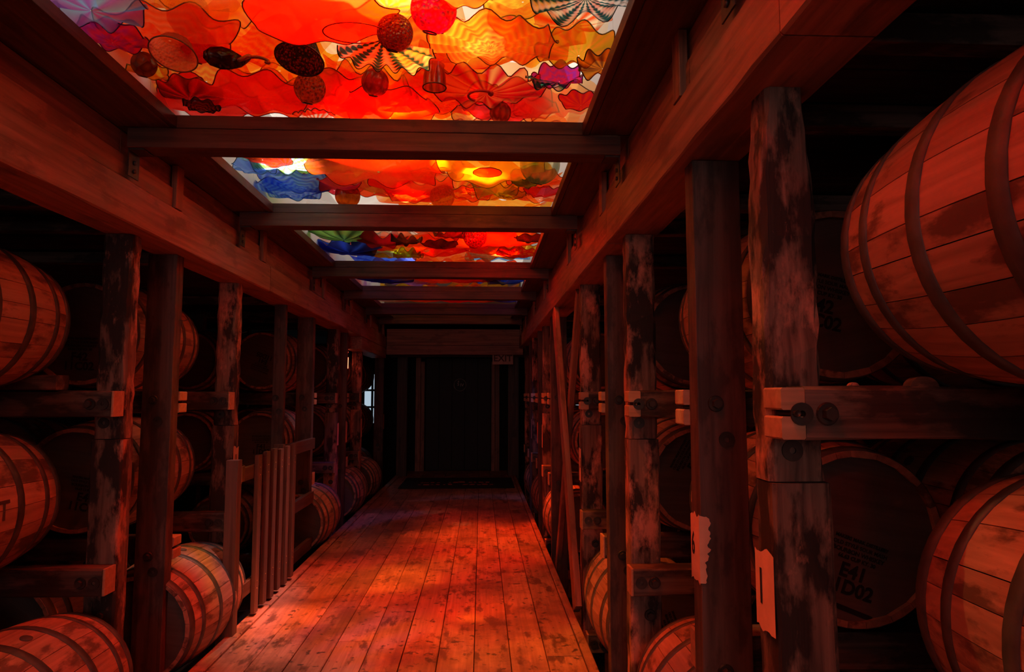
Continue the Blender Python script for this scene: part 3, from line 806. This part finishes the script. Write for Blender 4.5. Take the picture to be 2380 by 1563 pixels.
# nails bent out of the left posts
for (x, y, z, nm) in ((-1.70, 3.90, .42 + EYE, 'second'), (-1.70, 4.86, .44 + EYE, 'third')):
    tag(link('bent_nail', tube('bent_nail', [(0, 0, 0), (.03, 0, -.008), (.055, 0, .002)], .002, 5), M_BOLT, None, (x, y, z)), 'bent nail sticking out near the top of the %s left post' % nm, 'nail')

# ================================================================== COLOURED GLASS
def ray(px, py):
    a = (px - CX) / F; b = -(py - CY) / F
    return c_ + a * r_ + b * u_
def on(px, py, z):
    d = ray(px, py); t = z / d.z; return Vector((d.x * t, d.y * t, z + EYE))

COL = dict(red=(.95, .050, .012), orange=(.98, .115, .018), deep=(.72, .02, .010), amber=(.99, .36, .03), yellow=(1.0, .66, .04), peach=(1.0, .55, .27),
           cream=(1.0, .84, .62), pink=(1.0, .38, .36), crimson=(.75, .015, .05), maroon=(.20, .012, .012), purple=(.30, .03, .45), violet=(.45, .16, .62),
           blue=(.05, .13, .85), sky=(.30, .55, .95), teal=(.04, .42, .45), green=(.22, .50, .10), lime=(.60, .80, .05), gold=(.75, .42, .02),
           pale=(.95, .93, .93), lavender=(.66, .62, .95), black=(.02, .008, .010), brown=(.28, .08, .02), tealdark=(.02, .13, .17), darkgreen=(.03, .08, .02), navy=(.02, .03, .22), salmon=(.95, .25, .12))
RIMM = {}
def rim_mat(c):
    k = tuple(round(v * .22, 3) for v in COL[c])
    if k not in RIMM: RIMM[k] = plain('rim_%d' % len(RIMM), k, .3)
    return RIMM[k]

def ruffle(c, r, label, loc, c2=None, pat='plain', n=12, rings=22, arc=2 * PI, flutes=8, amp=.08, lobe=.085, ell=1.0, rot=0.0, tilt=(0, 0), depth=.25, clear=.6, seed=0, cat='glass dish', name='glass_dish', group=None, hole=0.02, rim=True):
    R = random.Random(seed * 3 + 1); NT, NR = 84, 7
    ph = [R.uniform(0, 6.28) for _ in range(5)]
    full = abs(arc - 2 * PI) < 1e-6; mcols = NT if full else NT + 1
    vs, fs, edge = [], [], []
    for k in range(NR + 1):
        q = hole + (1 - hole) * k / NR
        for i in range(mcols):
            t = arc * i / NT - (0 if full else arc / 2)
            lob = 1 + lobe * .55 * math.sin(flutes * t + ph[0] + .8 * math.sin(2 * t + ph[4])) + lobe * .8 * math.sin(3 * t + ph[1]) + lobe * .5 * math.sin(5 * t + ph[2])
            rr = r * q * (1 + (lob - 1) * q)
            z = depth * r * q * q + amp * r * q * q * math.sin(flutes * t + ph[3]) + amp * .5 * r * q ** 3 * math.sin(2 * t + ph[4])
            v = (rr * math.cos(t), rr * math.sin(t) * ell, z); vs.append(v)
            if k == NR: edge.append(v)
    for k in range(NR):
        for i in range(NT):
            j = (i + 1) % mcols if full else i + 1
            fs.append((k * mcols + i, k * mcols + j, (k + 1) * mcols + j, (k + 1) * mcols + i))
    e = empty(name, loc, label, cat, group); e.rotation_euler = (tilt[0], tilt[1], rot)
    bw = link('bowl', mesh_of('bowl', vs, fs, True), glass(COL[c], COL[c2] if c2 else None, pat, n, rings, clear), e)
    if rim: link('rim', tube('rim', edge, .0026, 5, closed=full), rim_mat(c), bw)
    return e

def lathed(c, prof, label, loc, c2=None, pat='spots', n=10, rings=40, rot=(0, 0, 0), clear=.5, cat='glass vessel', name='glass_vessel', seg=36):
    e = empty(name, loc, label, cat, 'blown glass vessels'); e.rotation_euler = rot
    bd = link('body', lathe('body', prof, seg), glass(COL[c], COL[c2] if c2 else None, pat, n, rings, clear), e)
    r0, h0 = prof[0]
    link('mouth', tube('mouth', [(r0 * math.cos(2 * PI * i / 36), r0 * math.sin(2 * PI * i / 36), h0) for i in range(36)], .003, 5, closed=True), rim_mat(c), bd)
    return e
def ball(c, r, label, loc, c2=None, rings=60, clear=.5, pat='spots', rot=(0.3, .2, 0), n=10):
    prof = [(r * math.sin(a), -r * math.cos(a)) for a in [.30 + (PI - .31) * i / 16 for i in range(17)]]
    return lathed(c, prof, label, loc, c2, pat, n, rings, rot, clear, 'glass ball', 'glass_ball')

def W(px, Y):  # metres per pixel scale helper
    return px * Y / F

# ---- bay one (nearest, brightest), placed where the photograph has them
G1 = 'coloured glass in the nearest ceiling panel'
B = lambda px, py, z=1.34: on(px, py, z)
ruffle('red', 0.265, 'large plain orange-red rippled dish in the middle of the nearest ceiling panel', B(735, 45, 1.33), c2='orange', amp=.05, depth=.10, ell=.85, seed=1, group=G1, clear=.35)
ruffle('amber', 0.245, 'wide amber dish with fine concentric ribs right of centre in the nearest panel', B(1140, 112, 1.32), c2='orange', pat='rings', rings=34, amp=.08, depth=.12, ell=.70, seed=2, group=G1, clear=.5, flutes=11)
ruffle('tealdark', 0.21, 'blue-green striped shell dish at the upper right of the nearest panel', B(1362, -5, 1.30), c2='pale', pat='fan', n=22, rings=44, amp=.10, flutes=9, depth=.20, seed=3, group=G1, clear=.5)
ruffle('tealdark', 0.30, 'pink and teal striped fluted shell beside the dark red ball', B(890, 92, 1.283), c2='cream', pat='fan', n=17, rings=34, arc=2.5, ell=.64, rot=-PI / 2 + 3.14, flutes=17, amp=.03, depth=.06, seed=4, group=G1, clear=.4, tilt=(0, 0))
ruffle('salmon', 0.25, 'orange-red rippled dish with striped centre at the left of the nearest panel', B(395, 95, 1.37), c2='orange', pat='rings', rings=26, amp=.08, depth=.15, ell=.8, seed=5, group=G1, clear=.45)
ruffle('red', 0.25, 'low orange-red dish near the front left corner of the cross beam', B(585, 232, 1.36), c2='orange', amp=.08, depth=.1, ell=.9, seed=6, group=G1, clear=.5)
ruffle('crimson', 0.26, 'red striped shell under the wide amber dish', B(1130, 218, 1.36), c2='peach', pat='radial', n=18, amp=.09, depth=.14, ell=.72, seed=7, group=G1, clear=.65, flutes=12)
ruffle('gold', 0.16, 'golden ribbed dish at the right edge of the nearest panel', B(1345, 130, 1.37), c2='amber', pat='radial', n=16, amp=.12, depth=.2, seed=8, group=G1, clear=.6)
ruffle('brown', 0.1, 'small brown ruffled dish against the right lip of the nearest panel', B(1400, 160, 1.31), c2='amber', pat='radial', n=12, amp=.16, depth=.2, seed=9, group=G1, clear=.6)
ruffle('violet', 0.16, 'violet and white piece at the upper left corner of the nearest panel', B(212, 25, 1.30), c2='sky', pat='radial', n=7, amp=.14, depth=.2, seed=10, group=G1, clear=.7)
ruffle('purple', 0.12, 'purple glass sliver against the left lip of the nearest panel', B(262, 100, 1.31), c2='crimson', pat='rings', rings=20, amp=.1, seed=11, group=G1)
ruffle('maroon', 0.1, 'dark maroon fluted shell at the top edge of the nearest panel', B(600, -28, 1.28), c2='deep', pat='radial', n=12, amp=.2, flutes=12, depth=.5, seed=12, group=G1, clear=.4)
ruffle('crimson', 0.11, 'crimson ridged piece between amber dish and the right edge', B(1300, 190, 1.38), c2='purple', pat='rings', rings=30, amp=.14, seed=13, group=G1)
ruffle('teal', 0.12, 'small blue-teal fan at the lower right of the nearest panel', B(1295, 190, 1.33), c2='lavender', pat='fan', n=10, rings=40, arc=2.4, rot=-PI * .35 + PI, flutes=7, amp=.14, seed=14, group=G1, clear=.75)
ruffle('crimson', 0.1, 'crimson bowl in the lower right corner of the nearest panel', B(1350, 245, 1.34), c2='red', pat='radial', n=14, seed=15, group=G1, clear=.5)
ruffle('cream', 0.13, 'cream ribbed piece next to the lower right corner of the nearest panel', B(1235, 268, 1.40), c2='peach', pat='radial', n=10, seed=16, group=G1, clear=.7)
ruffle('lavender', 0.11, 'pale lavender piece at the middle of the first cross beam', B(1100, 275, 1.37), c2='pale', pat='spots', rings=30, seed=17, group=G1, clear=.7)
ruffle('cream', 0.1, 'cream fan-ribbed shell standing on the first cross beam', B(735, 285, 1.33), c2='orange', pat='radial', n=20, arc=2.8, rot=PI * .5 + PI, seed=18, group=G1, clear=.7, flutes=16, amp=.05)
ruffle('yellow', 0.18, 'bright yellow dish at the top right of the nearest panel', B(1215, 5, 1.40), c2='amber', pat='rings', rings=24, amp=.06, seed=19, group=G1, clear=.65)
ruffle('yellow', 0.2, 'yellow translucent dish at the top left of the nearest panel', B(480, 15, 1.42), c2='cream', pat='plain', amp=.12, seed=20, group=G1, clear=.75)
ruffle('peach', 0.14, 'peach striped piece above the pink ball', B(900, 20, 1.40), c2='yellow', pat='fan', n=10, rings=30, seed=21, group=G1, clear=.75)
ruffle('orange', .26, 'clear orange rippled dish in front of the first cross beam', B(850, 245, 1.42), c2='amber', pat='plain', amp=.14, flutes=11, seed=22, group=G1, clear=.75)
ruffle('orange', 0.12, 'orange dish with thin dark edge at the top of the nearest panel', B(1080, -8, 1.33), c2='amber', seed=23, group=G1)
ruffle('lime', 0.08, 'olive-lime piece near the left lip of the nearest panel', B(345, 175, 1.36), c2='gold', pat='spots', rings=14, seed=24, group=G1)
ruffle('deep', 0.14, 'deep red ruffled piece in the lower left corner of the nearest panel', B(440, 228, 1.36), c2='maroon', pat='radial', n=9, seed=25, group=G1)
ruffle('black', .075, 'black and red ridged shell in the lower left corner', B(468, 256, 1.30), c2='brown', pat='rings', rings=60, seed=26, group=G1, amp=.1)
ruffle('peach', .19, 'wide translucent peach dish lying behind the orange middle dish', B(700, 215, 1.44), c2='yellow', pat='plain', seed=27, group=G1, clear=.8)
lathed('maroon', [(.095, -.10), (.070, -.05), (.045, .0), (.022, .05), (.010, .09), (.004, .10)], 'dark maroon cone with mesh pattern hanging in the nearest panel', B(707, 92, 1.42), c2='black', rings=90, rot=(-.25, .1, 0), clear=.35)
lathed('peach', [(.088, -.12), (.055, -.06), (.020, -.02), (.022, .0), (.060, .05), (.080, .11), (.07, .16)], 'pale peach hourglass vase at the upper left of the nearest panel', B(420, 75, 1.42), c2='cream', rings=90, rot=(-.35, .05, 0), clear=.12)
ball('purple', .082, 'round purple dimpled glass ball at the top centre of the nearest panel', B(1008, 22, 1.36), c2='crimson', rings=60)
ball('maroon', .066, 'dark red glass ball beside the thin oval ring', B(918, 76, 1.32), c2='brown', rings=90, clear=.4)
ball('black', .068, 'black and gold speckled ball below the orange middle dish', B(720, 205, 1.34), c2='gold', rings=80, clear=.6)
ball('salmon', .06, 'small striped orange ball near the first cross beam', B(872, 192, 1.37), c2='maroon', rings=26, pat='rings')
ball('orange', .07, 'pale orange dappled ball at the left of the nearest panel', B(460, 105, 1.40), c2='salmon', rings=60)
ball('brown', .052, 'small black striped ball at the lower right of the first cross beam', B(1163, 262, 1.36), c2='peach', rings=40, pat='rings')
ball('gold', .05, 'olive round piece behind the speckled ball', B(335, 150, 1.36), c2='brown', rings=30)
link_ = lathed('brown', [(.050, -.05), (.048, .0), (.040, .04), (.044, .05)], 'brown jar mouth between the shell and the amber dish', B(1010, 178, 1.37), c2='amber', rings=30, pat='rings')
# thin oval ring
e = empty('glass_ring', B(825, 77, 1.31), 'thin dark oval edge of a clear orange disc', 'glass disc', G1)
link('disc', lathe('disc', [(.001, .004), (.115, 0)], 40), glass((1.0, .80, .70), (1.0, .66, .5), 'plain', 3, 4, .96), e)
link('rim', tube('rim', [(.115 * math.cos(2 * PI * i / 48), .115 * math.sin(2 * PI * i / 48), 0) for i in range(48)], .0028, 5, closed=True), rim_mat('red'), e)
e.scale = (1, .62, 1)
# curly tendril with ridged cone
p = B(515, 135, 1.30); e = empty('glass_tendril', p, 'dark ridged cone with curling glass stem in the nearest panel', 'glass stem', G1)
link('cone', lathe('cone', [(.004, -.085), (.022, -.07), (.038, -.03), (.042, .0), (.034, .04), (.012, .065)] , 16), glass(COL['brown'], COL['black'], 'rings', 4, 80, .3), e, (0, 0, 0), (PI / 2, 0, -1.2))
link('stem', tube('stem', [(.05 + .11 * t + .03 * math.sin(t * 9), .02 + .035 * math.cos(t * 8) - .03 * t, .02 * math.sin(t * 11)) for t in [i / 40 for i in range(41)]], lambda t: .010 - .005 * t, 8), plain('stem_glass', (.25, .06, .02), .2), e)
p = B(1115, 225, 1.29); e = empty('glass_tendril', p, 'small curled red glass tendril over the red striped shell', 'glass stem', G1)
link('stem', tube('stem', [(.05 * math.cos(t * 4 + 2), .045 * math.sin(t * 4 + 2), .01 * t) for t in [i / 30 for i in range(31)]], .006, 8), plain('red_stem_glass', (.55, .02, .02), .2), e)
link('tip', lathe('tip', [(.001, -.014), (.012, -.006), (.014, 0), (.012, .006), (.001, .014)], 12), plain('red_stem_glass', (.55, .02, .02), .2), e, (.05 * math.cos(6), .045 * math.sin(6), .01))

MIDW = ['ridged cone and stem', 'black and gold ball', 'thin oval ring', 'striped fluted shell', 'small striped ball', 'cream fan-ribbed shell', 'brown jar mouth', 'wide amber dish',
        'left striped dish', 'low front left dish', 'left side of the amber dish', 'golden ribbed dish', 'hourglass vase', 'maroon shell', 'teal fan', 'deep red corner piece']
for i, (px, py, c, r) in enumerate(((560, 120, 'red', .26), (650, 165, 'orange', .26), (770, 10, 'red', .24), (965, 130, 'orange', .24), (890, 205, 'orange', .26), (785, 250, 'red', .26),
        (1010, 245, 'orange', .26), (1215, 120, 'red', .24), (330, 120, 'red', .16), (480, 190, 'red', .2), (1060, 155, 'red', .18), (1330, 60, 'cream', .16), (420, 10, 'salmon', .2),
        (690, -30, 'orange', .2), (1300, 255, 'salmon', .15), (380, 215, 'crimson', .13))):
    ruffle(c, r, '%s glass in the middle layer above the %s' % (c, MIDW[i]), B(px, py, 1.44 + .012 * (i % 3)),
           c2=('amber', 'yellow', 'orange')[i % 3], pat=('rings', 'plain', 'radial')[i % 3], rings=24, seed=400 + i, group=G1, clear=.75, amp=.12, rim=False)

# ---- bay two
G2 = 'coloured glass in the second ceiling panel'
ruffle('green', .30, 'green and blue ribbed shell at the left of the second panel', B(665, 385, 1.35), c2='sky', pat='fan', n=18, rings=40, amp=.12, flutes=9, depth=.25, seed=30, group=G2, clear=.6)
ruffle('blue', 0.29, 'wide blue and white rippled dish at the left corner of the second panel', B(700, 442, 1.38), c2='sky', pat='rings', rings=26, amp=.10, ell=.8, seed=31, group=G2, clear=.6)
ruffle('red', .40, 'large orange-red dish left of the middle of the second panel', B(880, 400, 1.34), c2='orange', amp=.07, depth=.08, ell=.95, seed=32, group=G2, clear=.5)
ruffle('red', .28, 'orange-red dish low in the middle of the second panel', B(960, 448, 1.37), c2='orange', amp=.07, seed=33, group=G2, clear=.55)
ruffle('amber', 0.33, 'large yellow-orange dish at the right of the second panel', B(1140, 405, 1.33), c2='yellow', pat='plain', amp=.06, depth=.10, ell=.85, seed=34, group=G2, clear=.55)
ruffle('red', .085, 'red disc at the centre of the large yellow-orange dish', B(1133, 402, 1.30), amp=.01, depth=.02, lobe=.01, seed=35, group=G2, clear=.3)
ruffle('peach', .20, 'peach clear ruffled piece between the red and yellow dishes', B(1000, 405, 1.36), c2='yellow', pat='plain', amp=.15, seed=36, group=G2, clear=.75)
ball('gold', .085, 'gold textured glass ball over the second cross beam', B(1028, 457, 1.35), c2='yellow', rings=60, clear=.55)
ruffle('lime', .15, 'bright lime folded piece at the right of the second panel', B(1152, 450, 1.35), c2='yellow', amp=.25, flutes=5, seed=37, group=G2, clear=.7)
ruffle('crimson', .14, 'crimson leaf-like piece beside the blue dish', B(785, 437, 1.36), c2='red', amp=.2, flutes=4, seed=38, group=G2, clear=.6)
ball('brown', .085, 'dark ringed glass ball beside the blue dish', B(808, 455, 1.35), c2='amber', rings=30, pat='rings', clear=.7)
ball('teal', .12, 'white and teal striped bowl at the upper right of the second panel', B(1255, 382, 1.37), c2='cream', rings=12, pat='rings', clear=.75)
ruffle('salmon', .19, 'salmon fluted piece near the right lip of the second panel', B(1245, 430, 1.38), c2='orange', pat='radial', n=14, seed=39, group=G2, clear=.6)
ruffle('gold', .09, 'olive swirled shell over the second cross beam at right', B(1192, 460, 1.34), c2='lime', pat='rings', rings=40, seed=40, group=G2, clear=.65)
ruffle('green', .09, 'small dark olive cup near the right of the second panel', B(1222, 432, 1.33), c2='darkgreen', seed=41, group=G2)
ruffle('crimson', .12, 'crimson cup in the right corner of the second panel', B(1262, 455, 1.36), c2='violet', seed=42, group=G2)
ruffle('sky', .13, 'sky blue sliver in the far left of the second panel', B(590, 400, 1.37), c2='blue', pat='plain', seed=43, group=G2, clear=.75)
ruffle('deep', .17, 'dark red dish at the upper left edge of the second panel', B(610, 372, 1.34), c2='red', seed=44, group=G2)
ruffle('amber', .17, 'amber translucent piece on the second cross beam', B(1095, 462, 1.38), c2='orange', pat='rings', rings=30, seed=45, group=G2, clear=.7)
# ---- bay three
G3 = 'coloured glass in the third ceiling panel'
ruffle('darkgreen', 0.3, 'very dark green dish at the left of the third panel', B(800, 558, 1.36), c2='green', pat='radial', n=9, seed=50, group=G3, clear=.6)
ruffle('navy', 0.3, 'dark blue rippled dish at the left corner of the third panel', B(812, 588, 1.35), c2='blue', pat='radial', n=7, amp=.12, flutes=6, seed=51, group=G3, clear=.6)
ruffle('maroon', .24, 'dark maroon ruffled piece in the third panel', B(890, 570, 1.33), c2='crimson', amp=.15, flutes=7, seed=52, group=G3, clear=.6)
ruffle('cream', .30, 'glowing cream dish at the upper middle of the third panel', B(925, 548, 1.38), c2='pale', seed=53, group=G3, clear=.8)
ruffle('orange', .26, 'plain orange dish in the middle of the third panel', B(955, 572, 1.35), c2='amber', seed=54, group=G3, clear=.5)
ruffle('red', .46, 'large orange-red dish right of centre in the third panel', B(1085, 572, 1.36), c2='orange', amp=.05, seed=55, group=G3, clear=.5)
ruffle('maroon', .16, 'dark red cup at the middle of the third panel', B(1025, 578, 1.31), c2='black', seed=56, group=G3, clear=.4, amp=.06)
ruffle('red', .34, 'orange-red dish at the right of the third panel', B(1185, 570, 1.37), c2='orange', seed=57, group=G3, clear=.5)
ruffle('yellow', .26, 'yellow piece standing over the third cross beam', B(900, 598, 1.37), c2='lime', seed=58, group=G3, clear=.75)
ruffle('lime', .14, 'lime folded piece over the third cross beam', B(948, 598, 1.34), c2='green', amp=.2, seed=59, group=G3)
ball('maroon', .10, 'dark ridged glass ball near the top of the third panel', B(1104, 550, 1.32), c2='deep', rings=50, clear=.5)
ruffle('gold', .22, 'gold veined piece in the right corner of the third panel', B(1205, 598, 1.35), c2='deep', pat='spots', rings=30, seed=60, group=G3)
ruffle('black', .14, 'near-black ruffled piece by the right lip of the third panel', B(1232, 562, 1.33), c2='maroon', seed=61, group=G3)
ruffle('black', .13, 'near-black ruffled piece beside the glowing cream dish', B(945, 566, 1.31), c2='brown', amp=.2, seed=62, group=G3)
ruffle('maroon', .13, 'dark maroon folded piece at the top right of the third panel', B(1045, 552, 1.32), c2='deep', amp=.2, seed=63, group=G3)
# ---- bay four and five
G4 = 'coloured glass in the far ceiling panels'
ruffle('navy', .34, 'dark blue dish at the left of the fourth panel', B(900, 658, 1.36), c2='blue', seed=70, group=G4)
ruffle('gold', .26, 'golden dish at the left of the fourth panel', B(930, 652, 1.33), c2='teal', seed=71, group=G4, ell=.7)
ruffle('salmon', .34, 'salmon dish in the middle of the fourth panel', B(1015, 657, 1.35), c2='peach', pat='spots', rings=20, seed=72, group=G4, clear=.7)
ruffle('crimson', .24, 'crimson dish right of the middle in the fourth panel', B(1075, 657, 1.34), c2='pink', seed=73, group=G4)
ruffle('red', .30, 'orange-red dish at the right of the fourth panel', B(1125, 655, 1.36), c2='amber', seed=74, group=G4)
ruffle('blue', .26, 'bright blue ruffled dish at the right corner of the fourth panel', B(1175, 660, 1.33), c2='sky', amp=.14, seed=75, group=G4, clear=.7)
ruffle('violet', .34, 'violet dish at the left of the fifth panel', B(915, 702, 1.36), c2='lavender', seed=76, group=G4)
ruffle('amber', .40, 'amber dish left of the middle in the fifth panel', B(985, 702, 1.35), c2='orange', seed=77, group=G4)
ruffle('red', .38, 'orange-red dish in the middle of the fifth panel', B(1060, 703, 1.35), c2='orange', seed=78, group=G4)
ruffle('orange', .30, 'orange dish right of the middle in the fifth panel', B(1120, 703, 1.34), c2='yellow', seed=79, group=G4)
ruffle('blue', .26, 'blue dish at the right of the fifth panel', B(1175, 703, 1.34), c2='violet', seed=80, group=G4)

# row of pieces lying across the far edge of every panel, above each cross beam
EDGE = {2: ['deep', 'red', 'salmon', 'orange', 'orange', 'crimson', 'peach'], 3: ['blue', 'crimson', 'red', 'red', 'orange', 'gold', 'salmon'],
        4: ['navy', 'deep', 'yellow', 'red', 'red', 'orange', 'gold'], 5: ['navy', 'gold', 'orange', 'salmon', 'crimson', 'red', 'blue'],
        6: ['violet', 'amber', 'orange', 'red', 'orange', 'amber', 'blue']}
for k, cols in EDGE.items():
    for i, c in enumerate(cols):
        ruffle(c, .235 if k < 4 else .30, '%s dish over the far beam of the %s panel, %s from the left' % (c, ordw[k - 2].replace('nearest', 'first'), ordw[i].replace('nearest', 'first')),
               Vector((-1.33 + .29 * i, BEAMS[k + 1] + .20 + .05 * (i % 2), 1.375 + EYE + .03 * ((i * 2) % 3))), c2={'red': 'orange', 'orange': 'amber', 'blue': 'sky', 'navy': 'blue', 'violet': 'lavender'}.get(c),
               pat=('rings', 'radial', 'plain')[(i + k) % 3], rings=30, seed=500 + k * 9 + i, clear=.6, group='dishes over the cross beams', rim=(k < 5))

# ---- upper layer that fills each box: rows far to near, columns left to right
FILL = {2: [['peach', 'peach', 'cream'], ['pale', 'peach', 'pale']],
        3: [['pale', 'peach', 'amber'], ['pale', 'amber', 'peach']],
        4: [['pale', 'peach', 'amber'], ['pale', 'orange', 'amber'], ['green', 'pale', 'amber']],
        5: [['blue', 'orange', 'sky'], ['sky', 'red', 'orange'], ['red', 'orange', 'orange']],
        6: [['violet', 'orange', 'blue'], ['red', 'amber', 'red']],
        7: [['amber', 'orange', 'amber']],
        0: [['orange', 'amber', 'orange'], ['peach', 'orange', 'amber']],
        1: [['orange', 'peach', 'orange'], ['amber', 'orange', 'peach']]}
rown = ['far', 'middle', 'near']; coln = ['left side', 'middle', 'right side']
R5 = random.Random(77)
for k, rows in FILL.items():
    ya, yb = BEAMS[k] + .12, BEAMS[k + 1]
    for i, row in enumerate(rows):
        for j, c in enumerate(row):
            y = yb - (yb - ya) * (i + .5) / len(rows); x = -1.08 + 1.24 * j / 2 + R5.uniform(-.04, .04)
            where = ('%s ceiling panel' % ordw[k - 2]) if k > 1 else ('ceiling panel above the viewer' if k == 1 else 'ceiling panel behind the viewer')
            ruffle(c, min(.46, max(.36, (yb - ya) / len(rows) * .66)), '%s upper-layer glass dish, %s row, %s of the %s' % (c, rown[i], coln[j], where),
                   Vector((x, y + R5.uniform(-.05, .05), 1.50 + EYE + .035 * ((i + j) % 3))), pat=('plain', 'rings', 'radial')[R5.randrange(3)], c2=R5.choice(['amber', 'yellow', None]) if c in ('orange', 'red', 'amber') else None,
                   n=10, rings=18, amp=.10, depth=.12, seed=100 + k * 20 + i * 5 + j, clear=.78, group='upper layer of coloured glass', rim=False)
# lower layer over and behind the viewer (lights the near floor and barrels)
for k in (0, 1):
    for i in range(5):
        ya, yb = BEAMS[k] + .12, BEAMS[k + 1]
        c = ('red', 'orange', 'red', 'crimson', 'orange')[i]
        ruffle(c, .34, '%s lower dish out of view %s, %s along' % (c, 'behind the viewer' if k == 0 else 'above the viewer', ordw[i]),
               Vector((-1.1 + .42 * i * .9, ya + (yb - ya) * (.3 if i % 2 else .7), 1.35 + EYE)), seed=300 + k * 7 + i, clear=.55, group='lower glass dishes above the viewer')
